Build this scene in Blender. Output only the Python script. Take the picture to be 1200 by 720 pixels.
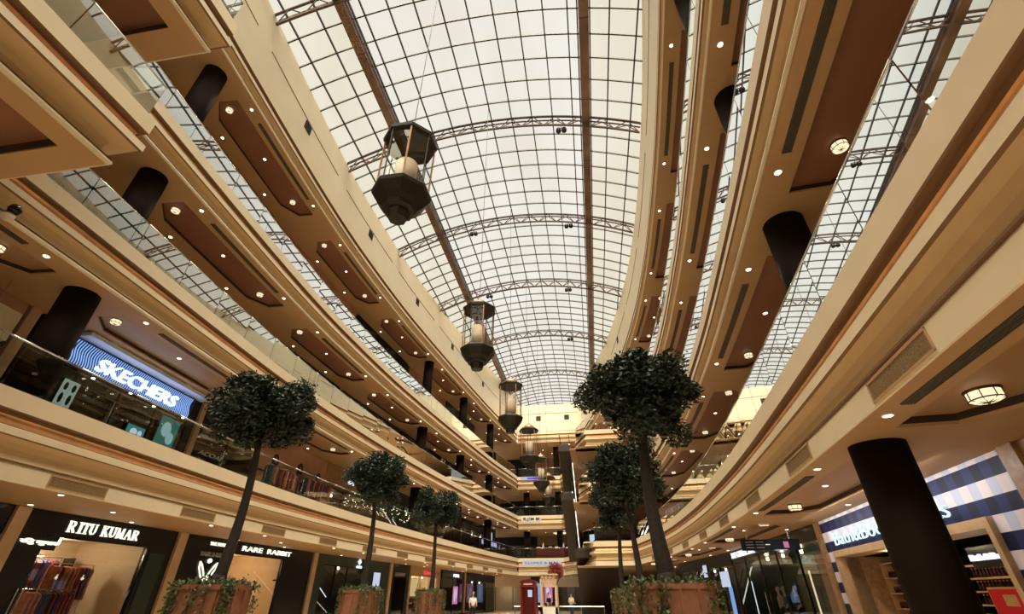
import bpy, bmesh, math, random
import numpy as np
from mathutils import Vector, Matrix, geometry
random.seed(7)
for o in list(bpy.data.objects): bpy.data.objects.remove(o)
S = bpy.context.scene
C = S.collection
PI = math.pi

# ------------------------------------------------------------------ camera
cam = bpy.data.cameras.new('camera'); co = bpy.data.objects.new('camera', cam); C.objects.link(co)
cam.sensor_width = 36; cam.lens = 537/1200*36; cam.clip_start = .05; cam.clip_end = 600
co.location = (0, 0, 1.5); co.rotation_euler = (math.radians(90+32.34), 0, math.radians(8.94))
S.camera = co
# ------------------------------------------------------------------ world: bright hazy overcast, plus an unseen bright patch overhead added to light the fascias
W = bpy.data.worlds.new('sky'); S.world = W; W.use_nodes = True
nt = W.node_tree; nt.nodes.clear()
def wn(t, **k):
    n = nt.nodes.new(t)
    for a, b in k.items(): setattr(n, a, b)
    return n
tc = wn('ShaderNodeTexCoord')
dot = wn('ShaderNodeVectorMath', operation='DOT_PRODUCT'); nt.links.new(tc.outputs['Generated'], dot.inputs[0])
sd = Vector((.05, -.45, .9)).normalized(); dot.inputs[1].default_value = sd
mr = wn('ShaderNodeMapRange', interpolation_type='SMOOTHSTEP'); nt.links.new(dot.outputs['Value'], mr.inputs['Value'])
mr.inputs['From Min'].default_value = .72; mr.inputs['From Max'].default_value = 1.0
mr.inputs['To Min'].default_value = 0; mr.inputs['To Max'].default_value = 1
mx = wn('ShaderNodeMix', data_type='RGBA'); nt.links.new(mr.outputs['Result'], mx.inputs['Factor'])
SKY = 1.05
mx.inputs['A'].default_value = (SKY, SKY*.975, SKY*.93, 1)
mx.inputs['B'].default_value = (17.6, 15.9, 13.2, 1)
bg = wn('ShaderNodeBackground'); nt.links.new(mx.outputs['Result'], bg.inputs['Color']); bg.inputs['Strength'].default_value = 1.0
ow = wn('ShaderNodeOutputWorld'); nt.links.new(bg.outputs[0], ow.inputs[0])
S.view_settings.view_transform = 'Standard'; S.view_settings.look = 'None'
S.view_settings.exposure = 0.0; S.view_settings.gamma = 1.0; S.view_settings.use_curve_mapping = False
S.cycles.use_denoising = True
S.cycles.max_bounces = 7; S.cycles.diffuse_bounces = 4; S.cycles.glossy_bounces = 3
S.cycles.transparent_max_bounces = 14; S.cycles.sample_clamp_indirect = 6
S.cycles.caustics_reflective = False; S.cycles.caustics_refractive = False
SPOT = 75.0      # watts of each real ceiling downlight

# ------------------------------------------------------------------ materials
MATS = {}
def mat(name, col, rough=.6, metal=0, emis=None, es=0, var=.06, scale=3.0, bump=0, spec=.5):
    m = bpy.data.materials.new(name); m.use_nodes = True; MATS[name] = m
    n = m.node_tree.nodes; l = m.node_tree.links; b = n['Principled BSDF']
    b.inputs['Roughness'].default_value = rough; b.inputs['Metallic'].default_value = metal
    b.inputs['Specular IOR Level'].default_value = spec
    c = (*col, 1)
    if var:
        t = n.new('ShaderNodeTexCoord'); z = n.new('ShaderNodeTexNoise'); z.inputs['Scale'].default_value = scale; z.inputs['Detail'].default_value = 4
        l.new(t.outputs['Object'], z.inputs['Vector'])
        r = n.new('ShaderNodeValToRGB'); l.new(z.outputs['Fac'], r.inputs['Fac'])
        r.color_ramp.elements[0].position = .3; r.color_ramp.elements[1].position = .7
        r.color_ramp.elements[0].color = tuple(max(0, v*(1-var)) for v in col)+(1,)
        r.color_ramp.elements[1].color = tuple(min(1, v*(1+var)) for v in col)+(1,)
        l.new(r.outputs['Color'], b.inputs['Base Color'])
        if bump:
            bp = n.new('ShaderNodeBump'); bp.inputs['Strength'].default_value = bump; l.new(z.outputs['Fac'], bp.inputs['Height']); l.new(bp.outputs[0], b.inputs['Normal'])
    else: b.inputs['Base Color'].default_value = c
    if emis:
        b.inputs['Emission Color'].default_value = (*emis, 1); b.inputs['Emission Strength'].default_value = es
    return m
cream = mat('cream_plaster', (.80, .69, .50), .55, var=.03, scale=1.2)
creamw = mat('cream_wall_paint', (.79, .71, .55), .6, var=.03, scale=.6)
copper = mat('copper_leaf_trim', (.78, .40, .16), .34, .5, var=.15, scale=2)
groove = mat('dark_reveal', (.20, .11, .05), .6, var=.05)
cove = mat('tan_cove_paint', (.58, .41, .22), .55, var=.03)
soff = mat('tan_soffit_paint', (.50, .31, .15), .55, var=.04, scale=.8)
coff = mat('shaded_coffer_paint', (.27, .115, .062), .5, var=.05, scale=.8)  # the tan coffer paint with the shade of the upper soffits mixed in
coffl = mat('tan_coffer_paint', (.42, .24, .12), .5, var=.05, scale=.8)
cofd = mat('shadow_gap', (.03, .018, .012), .6, var=0)
grill = mat('dark_grille', (.07, .055, .04), .5, var=0)
brz = mat('bronze_column', (.012, .008, .006), .75, 0, var=.1, scale=1.5, spec=.08)
steel = mat('brown_painted_steel', (.10, .058, .042), .5, .1, var=.1)
beamm = mat('beam_cladding', (.17, .10, .07), .28, .35, var=.45, scale=.7)
mull = mat('dark_mullion', (.022, .02, .018), .5, var=0)
chrome = mat('brushed_steel', (.75, .75, .72), .22, 1, var=0)
black = mat('black_gloss', (.006, .007, .007), .25, 0, var=0, spec=.3)
blackm = mat('black_panel', (.009, .010, .010), .4, 0, var=.1, spec=.25)
dgreen = mat('dark_green_panel', (.012, .028, .022), .3, var=.1)
beige = mat('beige_shop_wall', (.74, .58, .40), .6, var=.04)
marble = mat('cream_marble_floor', (.55, .45, .33), .2, var=.08, scale=1.5)
tileup = mat('gallery_floor_tile', (.6, .5, .38), .3, var=.06)
bark = mat('dark_bark', (.016, .011, .009), .8, var=.4, scale=14, bump=.6)
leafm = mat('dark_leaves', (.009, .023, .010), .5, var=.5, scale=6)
ivym = mat('ivy_leaves', (.06, .085, .025), .5, var=.6, scale=9)
terra = mat('terracotta_planter', (.21, .08, .042), .6, var=.22, scale=5)
bronzeb = mat('lantern_bronze', (.014, .011, .006), .5, .2, var=.2, scale=4)
coppercap = mat('lantern_copper', (.42, .22, .12), .35, .7, var=.2, scale=4)
shade = mat('lamp_fabric', (.72, .60, .48), .7, var=.08)
wood = mat('oak_wood', (.36, .21, .10), .45, var=.25, scale=7)
red = mat('red_paint', (.14, .007, .009), .35, var=.08)
whitep = mat('white_paint', (.78, .76, .74), .5, var=0)
gold = mat('brass', (.75, .5, .2), .3, .9, var=0)
skin = mat('skin', (.45, .26, .17), .6, var=0)
hairm = mat('black_hair', (.012, .01, .009), .6, var=0)
def emi(name, col, s):
    m = bpy.data.materials.new(name); m.use_nodes = True; n = m.node_tree.nodes; n.clear()
    e = n.new('ShaderNodeEmission'); e.inputs['Color'].default_value = (*col, 1); e.inputs['Strength'].default_value = s
    o = n.new('ShaderNodeOutputMaterial'); m.node_tree.links.new(e.outputs[0], o.inputs[0]); return m
lampw = emi('lamp_warm', (1, .86, .62), 9)
lampdrum = emi('drum_lamp_glow', (1, .80, .50), 1.25)
signw = emi('sign_white', (.85, .92, 1), 1.5)
signcream = emi('sign_cream', (1, .93, .72), 1.5)
signblue = emi('sign_blue', (.16, .25, .8), 1.2)
signred = emi('sign_red', (.9, .06, .05), 1.1)
signpurp = emi('sign_purple', (.20, .12, .85), .9)
strip = emi('light_strip', (1, .85, .72), 3)
screenb = emi('screen_blue', (.25, .45, .85), .8)
screenw = emi('screen_white', (.70, .75, .95), .8)
screenp = emi('screen_pink', (.8, .25, .5), .7)
screeng = emi('screen_green', (.06, .20, .16), .6)
def glassmat(name, tint, r0, rg, rough=0.0):
    m = bpy.data.materials.new(name); m.use_nodes = True; n = m.node_tree.nodes; l = m.node_tree.links; n.clear()
    t = n.new('ShaderNodeBsdfTransparent'); t.inputs['Color'].default_value = (*tint, 1)
    g = n.new('ShaderNodeBsdfGlossy'); g.inputs['Roughness'].default_value = rough; g.inputs['Color'].default_value = (.93, .97, .95, 1)
    w = n.new('ShaderNodeLayerWeight'); w.inputs['Blend'].default_value = .5
    r = n.new('ShaderNodeMapRange'); r.inputs['From Min'].default_value = 0.2; r.inputs['From Max'].default_value = .55
    r.inputs['To Min'].default_value = r0; r.inputs['To Max'].default_value = rg
    l.new(w.outputs['Facing'], r.inputs['Value'])
    x = n.new('ShaderNodeMixShader'); l.new(r.outputs['Result'], x.inputs['Fac']); l.new(t.outputs[0], x.inputs[1]); l.new(g.outputs[0], x.inputs[2])
    o = n.new('ShaderNodeOutputMaterial'); l.new(x.outputs[0], o.inputs[0]); return m
rail_glass = glassmat('railing_glass', (.84, .90, .84), .05, .95)
rail_glass_low = glassmat('railing_glass_clear', (.84, .90, .84), .03, .30)
shop_glass = glassmat('shop_glass', (.88, .9, .88), .02, .13)
lant_glass = glassmat('lantern_glass', (.95, .95, .94), .015, .05)
# skylight panes: clear, with a slightly cream tint beyond the two beams
def panemat():
    m = bpy.data.materials.new('skylight_glass'); m.use_nodes = True; n = m.node_tree.nodes; l = m.node_tree.links; n.clear()
    t = n.new('ShaderNodeBsdfTransparent'); tc = n.new('ShaderNodeTexCoord'); z = n.new('ShaderNodeTexNoise'); z.inputs['Scale'].default_value = .35; z.inputs['Detail'].default_value = 3
    mp = n.new('ShaderNodeMapping'); mp.inputs['Scale'].default_value = (1, .35, 1)
    l.new(tc.outputs['Object'], mp.inputs['Vector']); l.new(mp.outputs[0], z.inputs['Vector'])
    r = n.new('ShaderNodeValToRGB'); r.color_ramp.elements[0].position = .35; r.color_ramp.elements[1].position = .65
    r.color_ramp.elements[0].color = (.80, .78, .72, 1); r.color_ramp.elements[1].color = (.86, .85, .82, 1)
    l.new(z.outputs['Fac'], r.inputs['Fac'])
    sx = n.new('ShaderNodeSeparateXYZ'); l.new(tc.outputs['Object'], sx.inputs[0])
    ad = n.new('ShaderNodeMath'); ad.operation = 'ADD'; ad.inputs[1].default_value = 4.18; l.new(sx.outputs['X'], ad.inputs[0])
    ab = n.new('ShaderNodeMath'); ab.operation = 'ABSOLUTE'; l.new(ad.outputs[0], ab.inputs[0])
    gt = n.new('ShaderNodeMath'); gt.operation = 'GREATER_THAN'; gt.inputs[1].default_value = 5.95; l.new(ab.outputs[0], gt.inputs[0])
    mu = n.new('ShaderNodeMix'); mu.data_type = 'RGBA'; mu.blend_type = 'MULTIPLY'; mu.inputs['B'].default_value = (.97, .95, .86, 1)
    l.new(gt.outputs[0], mu.inputs['Factor']); l.new(r.outputs['Color'], mu.inputs['A']); l.new(mu.outputs['Result'], t.inputs['Color'])
    o = n.new('ShaderNodeOutputMaterial'); l.new(t.outputs[0], o.inputs[0]); return m
pane = panemat()

# ------------------------------------------------------------------ mesh builder
class MB:
    def __init__(s): s.v = []; s.f = []; s.m = []
    def add(s, vs, fs, mi=0):
        k = len(s.v); s.v += [tuple(v) for v in vs]; s.f += [tuple(k+i for i in f) for f in fs]; s.m += [mi]*len(fs); return s
    def box(s, x0, x1, y0, y1, z0, z1, mi=0):
        v = [(x, y, z) for z in (z0, z1) for y in (y0, y1) for x in (x0, x1)]
        return s.add(v, [(0, 2, 3, 1), (4, 5, 7, 6), (0, 1, 5, 4), (2, 6, 7, 3), (0, 4, 6, 2), (1, 3, 7, 5)], mi)
    def tube(s, p, q, r, n=8, r2=None, mi=0, cap=True):
        p = Vector(p); q = Vector(q); d = (q-p).normalized(); a = d.orthogonal().normalized(); b = d.cross(a); r2 = r if r2 is None else r2
        vs = []
        for c, rr in ((p, r), (q, r2)):
            for i in range(n): t = 2*PI*i/n; vs.append(c+(a*math.cos(t)+b*math.sin(t))*rr)
        fs = [(i, (i+1) % n, n+(i+1) % n, n+i) for i in range(n)]
        if cap: fs += [tuple(range(n))[::-1], tuple(range(n, 2*n))]
        return s.add(vs, fs, mi)
    def bar(s, p, q, w, h, mi=0):           # rectangular bar, h roughly vertical
        p = Vector(p); q = Vector(q); d = (q-p).normalized(); up = Vector((0, 0, 1))
        if abs(d.z) > .95: up = Vector((1, 0, 0))
        a = d.cross(up).normalized()*w/2; b = a.cross(d).normalized()*h/2
        vs = [c+i*a+j*b for c in (p, q) for i, j in ((-1, -1), (1, -1), (1, 1), (-1, 1))]
        return s.add(vs, [(0, 1, 2, 3), (7, 6, 5, 4), (0, 4, 5, 1), (1, 5, 6, 2), (2, 6, 7, 3), (3, 7, 4, 0)], mi)
    def lathe(s, prof, n=24, c=(0, 0, 0), mi=0, rot=0):
        vs = []; fs = []
        for r, z in prof:
            for i in range(n): t = 2*PI*i/n+rot; vs.append((c[0]+r*math.cos(t), c[1]+r*math.sin(t), c[2]+z))
        for j in range(len(prof)-1):
            for i in range(n): fs.append((j*n+i, j*n+(i+1) % n, (j+1)*n+(i+1) % n, (j+1)*n+i))
        fs.append(tuple(range(n))[::-1]); k = (len(prof)-1)*n; fs.append(tuple(range(k, k+n)))
        return s.add(vs, fs, mi)
    def build(s, name, mats, parent=None, smooth=False, loc=None):
        me = bpy.data.meshes.new(name); me.from_pydata(s.v, [], s.f)
        if not isinstance(mats, (list, tuple)): mats = [mats]
        for m in mats: me.materials.append(m)
        if len(mats) > 1: me.polygons.foreach_set('material_index', s.m)
        if smooth: me.polygons.foreach_set('use_smooth', [True]*len(me.polygons))
        me.update()
        o = bpy.data.objects.new(name, me); C.objects.link(o)
        if parent: o.parent = parent
        if loc: o.location = loc
        return o
def tag(o, label=None, cat=None, group=None, kind=None):
    if label: o['label'] = label
    if cat: o['category'] = cat
    if group: o['group'] = group
    if kind: o['kind'] = kind
    return o
def empty(name, label, cat, loc=(0, 0, 0), rz=0, group=None):
    o = bpy.data.objects.new(name, None); C.objects.link(o); o.location = loc; o.rotation_euler = (0, 0, rz); o.empty_display_size = .2
    return tag(o, label, cat, group)
def struct(o): o['kind'] = 'structure'; return o
def kids(o): return [c for c in bpy.data.objects if c.parent == o]
def copy_tree(o, loc=None, rz=None, label=None, group=None, parent=None, _k=None):
    c = o.copy(); C.objects.link(c)
    if parent: c.parent = parent
    if loc is not None: c.location = loc
    if rz is not None: c.rotation_euler = (0, 0, rz)
    if label: c['label'] = label
    if group: c['group'] = group
    for ch in o.children: copy_tree(ch, parent=c)
    return c
def text(name, s, m, parent, loc, w=None, h=None, ext=.03, bold=0.0, shear=0, cx=False, cap=None):
    cu = bpy.data.curves.new(name, 'FONT'); cu.body = s; cu.size = 1; cu.extrude = ext; cu.offset = bold; cu.shear = shear; cu.resolution_u = 3
    t = bpy.data.objects.new(name+'_tmp', cu); C.objects.link(t)
    dg = bpy.context.evaluated_depsgraph_get(); dg.update(); me = bpy.data.meshes.new_from_object(t.evaluated_get(dg))
    bpy.data.objects.remove(t)
    xs = [v.co.x for v in me.vertices]; ys = [v.co.y for v in me.vertices]
    sx = w/(max(xs)-min(xs)) if w else None; sy = h/(max(ys)-min(ys)) if h else sx
    sx = sx or sy; x0 = min(xs); y0 = min(ys)
    for v in me.vertices:            # local: x right, z up, faces -y
        x, y, z = v.co; v.co = ((x-x0)*sx, -z, (y-y0)*sy)
    me.materials.clear(); me.materials.append(m)
    o = bpy.data.objects.new(name, me); C.objects.link(o); o.parent = parent; o.location = loc
    return o

# ------------------------------------------------------------------ plan of the atrium (lens shaped)
YL = [-14, 0, 5, 10, 15, 20, 25, 30, 37, 45, 55, 65]; XLv = [-11.3, -12.3, -12.75, -13.15, -13.5, -13.7, -13.6, -13.4, -12.8, -12, -10.9, -9.3]
YR = [-14, 0, 2.4, 5.8, 7.3, 10.6, 16.2, 24.2, 31.7, 38, 45, 50]; XRv = [2.2, 3.35, 3.57, 3.94, 4.1, 4.4, 4.84, 5.12, 5.0, 4.5, 3.4, 2.4]
YRr = YR[:-2]+[45.9, 55, 65]; XRr = XRv[:-2]+[3.6, 1.9, -.3]
def smoothed(Y, X):
    g = np.arange(-16, 70, .5); v = np.interp(g, Y, X)
    p = np.polyfit(Y, X, 3); k = np.exp(-.5*(np.arange(-8, 9)/4.)**2); k /= k.sum()
    vp = np.concatenate([v[0]+(v[1]-v[0])*np.arange(-8, 0), v, v[-1]+(v[-1]-v[-2])*np.arange(1, 9)])
    return g, np.convolve(vp, k, 'valid')
gL, sL = smoothed(YL, XLv); gR, sR = smoothed(YR, XRv); gT, sT = smoothed(YRr, XRr)
def XL(y): return float(np.interp(y, gL, sL))
def XR(y): return float(np.interp(y, gR, sR))
def XT(y): return float(np.interp(y, gT, sT))
YMIN, YFAR = -14, 65
def P(side, y, o, z=0):                       # point at distance o outside the gallery edge
    f = {'L': XL, 'R': XR, 'T': XT}[side]
    dx = (f(y+.5)-f(y-.5)); t = Vector((dx, 1, 0)).normalized()
    n = Vector((-t.y, t.x, 0)) if side == 'L' else Vector((t.y, -t.x, 0))
    return Vector((f(y), y, 0))+n*o+Vector((0, 0, z))
def ypts(a, b, d=1.2):
    n = max(1, int(round((b-a)/d))); return [a+(b-a)*i/n for i in range(n+1)]
def outline(side, a, b): return [(XL(y) if side == 'L' else XR(y) if side == 'R' else XT(y), y) for y in ypts(a, b, 1.0)]
def sweep(mb, line, prof, seg_m):
    """line: plan polyline, outward = left of travel; prof: (o, z) list"""
    n = len(line); offs = []
    for i in range(n):
        p = Vector(line[i]); d1 = (p-Vector(line[i-1])).normalized() if i else None; d2 = (Vector(line[i+1])-p).normalized() if i < n-1 else None
        d1 = d1 or d2; d2 = d2 or d1
        n1 = Vector((-d1.y, d1.x)); n2 = Vector((-d2.y, d2.x)); m = (n1+n2).normalized(); m = m/max(.35, m.dot(n1)); offs.append(m)
    vs = []
    for i in range(n):
        for o, z in prof: q = Vector(line[i])+offs[i]*o; vs.append((q.x, q.y, z))
    k = len(prof); fs = []; base = len(mb.v)
    mb.v += vs
    for i in range(n-1):
        for j in range(k-1):
            mb.f.append((base+i*k+j, base+(i+1)*k+j, base+(i+1)*k+j+1, base+i*k+j+1)); mb.m.append(seg_m[j])
TRIM = [cream, groove, copper, cove]
def profile(T, kind):
    pr = [(.6, 0, 0), (0, 0, 0), (0, -.42, 0), (.02, -.44, 1), (.11, -.45, 1), (.11, -.53, 1), (.13, -.56, 2), (.13, -.60, 2), (.09, -.68, 2), (.03, -.74, 2), (.02, -.77, 1), (-.05, -.78, 0), (-.05, -.95, 0), (0, -.97, 1), (.03, -.98, 3), (.12, -1.06, 3), (.17, -1.18, 3), (.16, -1.30, 3), (.08, -1.40, 3), (0, -1.44, 3)]
    if kind == 'low':
        pr += [(0, -1.47, 1), (.05, -1.48, 1), (.05, -1.51, 0), (.02, -1.52, 0), (.02, -1.86, 0), (.04, -1.87, 0)]
    else:
        pr += [(.05, -1.45, 1), (.05, -1.49, 1), (-.02, -1.50, 0), (-.03, -1.55, 0), (.0, -1.60, 0), (.04, -1.60, 0)]
    return [(a, T+b) for a, b, c in pr], [c for a, b, c in pr[1:]]
LV = {1: (5.6, 'low'), 2: (10.5, 'up'), 3: (15.4, 'up'), 4: (21.6, 'up')}
SOF = {1: 3.74, 2: 8.9, 3: 13.8, 4: 20.0}
FLAT_FAR = [(XL(65), 65), (-3.7, 65), (-2.4, 61.5), (-1.55, 61.5), (-1.55, 66.5)]
RIGHT_END = [(-.95, 56), (-.95, 48.4), (.1, 45.2), (3.2, 45.2)]
tn = [0]
def trim(line, prof, sm, mats=TRIM):
    tn[0] += 1; mb = MB(); sweep(mb, line, prof, sm); return struct(mb.build('trim_%d' % tn[0], mats))
for lv, (T, kind) in LV.items():
    pr, sm = profile(T, kind)
    if lv == 4:
        pr = pr[1:]; sm = sm[1:]
    left = outline('L', YMIN, YFAR)
    if lv in (2, 3):
        ye = 5.15 if lv == 2 else 5.55
        left = [(-8.87, YMIN), (-8.87, ye), (XL(ye)-.0, ye)]+[p for p in outline('L', YMIN, YFAR) if p[1] > ye+.6]
        pl = [(o+(.19 if (T-z_) > 1.0 else 0), z_) for o, z_ in pr]; trim(left[:3], pl, sm); trim([(XL(ye-3), ye-3)]+left[2:], pr, sm)
    else: trim(left, pr, sm)
    if lv == 4:
        trim([(XL(65), 65), (XT(65), 65)], pr, sm); trim([p for p in outline('T', YMIN, YFAR)][::-1], pr, sm)
    else:
        trim(FLAT_FAR, pr, sm); trim(RIGHT_END+[p for p in outline('R', YMIN, 43.5)][::-1], pr, sm)
# near end (behind the camera)
for lv, (T, kind) in LV.items():
    pr, sm = profile(T, kind); trim([(XR(YMIN), YMIN), (XL(YMIN) if lv not in (2, 3) else -8.87, YMIN)], pr, sm)

# ------------------------------------------------------------------ galleries: floors on top, soffits with coffers below
D_WALL, D_BACK = 3.0, 6.6
COLY = [9+9.4*i for i in range(-3, 7)]
def bays(side):
    yend = YFAR if side != 'R' else 46
    out = []
    for c in COLY:
        a, b = c, c+9.4
        if a < YMIN: a = YMIN
        if a >= yend: break
        out.append((c, max(a, YMIN), min(b, yend)))
    return out
def ring(side, c, a, b, dep):
    """one bay of soffit: flat polygon with a coffer hole"""
    y0, y1 = max(a, c+1.2)+.0, min(b, c+8.4)
    oA, oB, ch = .68, 2.15, .9
    outer = [(a, o) for o in (0.03,)]+[(y, .03) for y in ypts(a, b)[1:]]+[(b, dep)]+[(y, dep) for y in ypts(a, b)[::-1][1:]]
    outer = outer[:-1]+[(a, dep)]
    inner = None
    if y1-y0 > 3: inner = [(y, oA) for y in ypts(y0, y1)]+[(y1, oB-.6)]+[(y, oB) for y in ypts(y0+ch, y1-ch)[::-1]]+[(y0, oB-.6)]
    return outer, inner
def cdt(outer, inner):
    pts = [Vector(p) for p in outer]; n = len(pts); edges = [(i, (i+1) % n) for i in range(n)]
    if inner:
        m = len(inner); pts += [Vector(p) for p in inner]; edges += [(n+i, n+(i+1) % m) for i in range(m)]
    r = geometry.delaunay_2d_cdt(pts, edges, [], 0, 1e-5)
    V, F = r[0], r[2]; out = []
    def inside(p, poly):
        k = False; j = len(poly)-1
        for i in range(len(poly)):
            if (poly[i][1] > p[1]) != (poly[j][1] > p[1]) and p[0] < (poly[j][0]-poly[i][0])*(p[1]-poly[i][1])/(poly[j][1]-poly[i][1])+poly[i][0]: k = not k
            j = i
        return k
    for f in F:
        c = sum((V[i] for i in f), Vector((0, 0)))/len(f)
        if inside(c, outer) and not (inner and inside(c, inner)): out.append(f)
    return V, out
def coffer(mb, inner, pt, z, up=.16):
    n = len(inner); lo = [pt(y, o, z) for y, o in inner]; gap = [pt(y, o, z+.05) for y, o in inner]; hi = [pt(y, o, z+up) for y, o in inner]
    k = len(mb.v); mb.v += [tuple(v) for v in lo+gap+hi]
    for i in range(n):
        j = (i+1) % n
        mb.f.append((k+i, k+j, k+n+j, k+n+i)); mb.m.append(0)
        mb.f.append((k+n+i, k+n+j, k+2*n+j, k+2*n+i)); mb.m.append(2)
    V, F = cdt(inner, None)
    kk = len(mb.v); mb.v += [tuple(pt(v.x, v.y, z+up)) for v in V]
    for f in F: mb.f.append(tuple(kk+i for i in f)); mb.m.append(1)
cn = [0]
for lv, (T, kind) in LV.items():
    z = SOF[lv]
    for side in 'LR':
        sd_ = 'T' if (side == 'R' and lv == 4) else side
        mb = MB()
        for c, a, b in bays(sd_):
            outer, inner = ring(sd_, c, a, b, D_BACK)
            if lv == 1 and side == 'L': inner = None
            V, F = cdt(outer, inner); k = len(mb.v)
            mb.v += [tuple(P(sd_, v.x, v.y, z)) for v in V]
            for f in F: mb.f.append(tuple(k+i for i in f)); mb.m.append(0)
            if inner and not (lv == 1 and side == 'L'): coffer(mb, inner, lambda y, o, zz: P(sd_, y, o, zz), z)
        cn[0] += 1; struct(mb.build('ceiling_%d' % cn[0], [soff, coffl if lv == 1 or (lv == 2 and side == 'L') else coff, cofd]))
        if lv < 4:       # walking surface above
            fm = MB(); ys = ypts(YMIN, YFAR if side == 'L' else 46, 2)
            for y in ys: fm.v += [tuple(P(sd_, y, .12, T)), tuple(P(sd_, y, D_BACK, T))]
            for i in range(len(ys)-1): fm.f.append((2*i, 2*i+1, 2*i+3, 2*i+2)); fm.m.append(0)
            struct(fm.build('floor_%d' % cn[0], tileup))
        else:
            fm = MB(); ys = ypts(YMIN, YFAR, 2)
            for y in ys: fm.v += [tuple(P(sd_, y, .6, 21.0)), tuple(P(sd_, y, D_BACK, 21.0))]
            for i in range(len(ys)-1): fm.f.append((2*i, 2*i+1, 2*i+3, 2*i+2)); fm.m.append(0)
            struct(fm.build('floor_roof_%d' % cn[0], blackm))
    # far end slab and right hand landing by the escalators
    cn[0] += 1; mb = MB()
    mb.box(-16, -1.6, 65.05 if lv < 4 else 65.1, 78, z, z+.05); mb.box(-1.5, 14, 46, 78, z, z+.05) if lv != 4 else mb.box(-1.6, 14, 65.1, 78, z, z+.05)
    if lv != 4: mb.box(-.9, 6.5, 45.4, 47, z, z+.05)
    struct(mb.build('ceiling_%d' % cn[0], soff))
    if lv < 4:
        mb = MB(); mb.box(-16, -1.6, 65.1, 78, T-.1, T); mb.box(-.85, 14, 46, 78, T-.1, T); mb.box(-.8, 6.5, 45.5, 47, T-.1, T); struct(mb.build('floor_far_%d' % lv, tileup))
# near landings projecting on the left at the second and third gallery
for lv, ye in ((2, 5.15), (3, 5.55)):
    T, z = LV[lv][0], SOF[lv]
    outer = [(YMIN, -9.09), (ye-.22, -9.09), (ye-.22, -14), (YMIN, -14)]
    dy = ye-5.15
    inner = [(-2.5, -9.6), (4.4+dy*.6, -9.6), (4.4+dy*.6, -12.6), (-2.5, -12.6)]
    V, F = cdt(outer, inner); mb = MB(); mb.v += [(v.y, v.x, z-.01) for v in V]
    for f in F: mb.f.append(tuple(f)); mb.m.append(0)
    coffer(mb, inner, lambda y, o, zz: Vector((o, y, zz-.01)), z, .3)
    cn[0] += 1; struct(mb.build('ceiling_%d' % cn[0], [soff, coff, cofd]))
    struct(MB().box(-12.6, -9.0, YMIN, ye-.1, T-.08, T-.005).build('floor_landing_%d' % lv, tileup))

# ------------------------------------------------------------------ walls
def wallstrip(name, side, o, z0, z1, m, a=YMIN, b=YFAR):
    mb = MB(); ys = ypts(a, b, 2)
    for y in ys: mb.v += [tuple(P(side, y, o, z0)), tuple(P(side, y, o, z1))]
    for i in range(len(ys)-1): mb.f.append((2*i, 2*i+2, 2*i+3, 2*i+1)); mb.m.append(0)
    return struct(mb.build(name, m))
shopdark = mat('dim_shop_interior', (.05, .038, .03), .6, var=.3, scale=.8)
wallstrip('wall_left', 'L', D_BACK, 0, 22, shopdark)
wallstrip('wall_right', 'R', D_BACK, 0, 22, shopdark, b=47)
struct(MB().box(-24, 16, 78, 78.2, 0, 22).build('wall_far', shopdark))
struct(MB().box(-24, 16, YMIN-7, YMIN-6.8, 0, 27).build('wall_near', creamw))
struct(MB().box(14, 14.2, 46, 78, 0, 22).build('wall_far_right', shopdark))
struct(MB().box(-24, 16, YMIN-7, 79, -.2, 0).build('floor', marble))
# upper wall under the skylight, following the vault
VX, VR, VP = -4.18, 20.0, 27.5
def vz(x): d = min(abs(x-VX), 12); return VP-(VR-math.sqrt(VR*VR-d*d))
mb = MB()
def upwall(line, zt=None):
    k = len(mb.v)
    for x, y in line: mb.v += [(x, y, 21.55), (x, y, (vz(x)-.02) if zt is None else zt)]
    for i in range(len(line)-1): mb.f.append((k+2*i, k+2*i+2, k+2*i+3, k+2*i+1)); mb.m.append(0)
upwall(outline('L', YMIN, YFAR)); struct(mb.build('wall_upper_left', creamw)); mb = MB()
upwall([(XL(65), 65), (XT(65), 65)], 25.55); struct(mb.build('wall_upper_far', creamw)); mb = MB()
upwall(outline('T', YMIN, YFAR)); struct(mb.build('wall_upper_right', creamw)); mb = MB()
upwall([(XL(YMIN), YMIN), (XT(YMIN), YMIN)], 27.2); struct(mb.build('wall_upper_near', creamw))
# fine shadow joint on the upper wall, broken at the truss seats
TRY = [0.6, 9.4, 18.2, 27, 36, 46, 57]
mb = MB()
for i, t in enumerate(TRY[:-1]+[57]):
    a = t+.6; b = (TRY[i+1] if i < len(TRY)-1 else 65)-.6
    for sd_ in 'LT':
        ys = ypts(a, b, 1)
        for p, q in zip(ys, ys[1:]): mb.bar(P(sd_, p, -.005, 23.45), P(sd_, q, -.005, 23.45), .03, .035)
mb.bar((-9, 64.99, 24.2), (-.6, 64.99, 24.2), .03, .035)
tn[0] += 1; struct(mb.build('trim_%d' % tn[0], groove))

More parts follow.
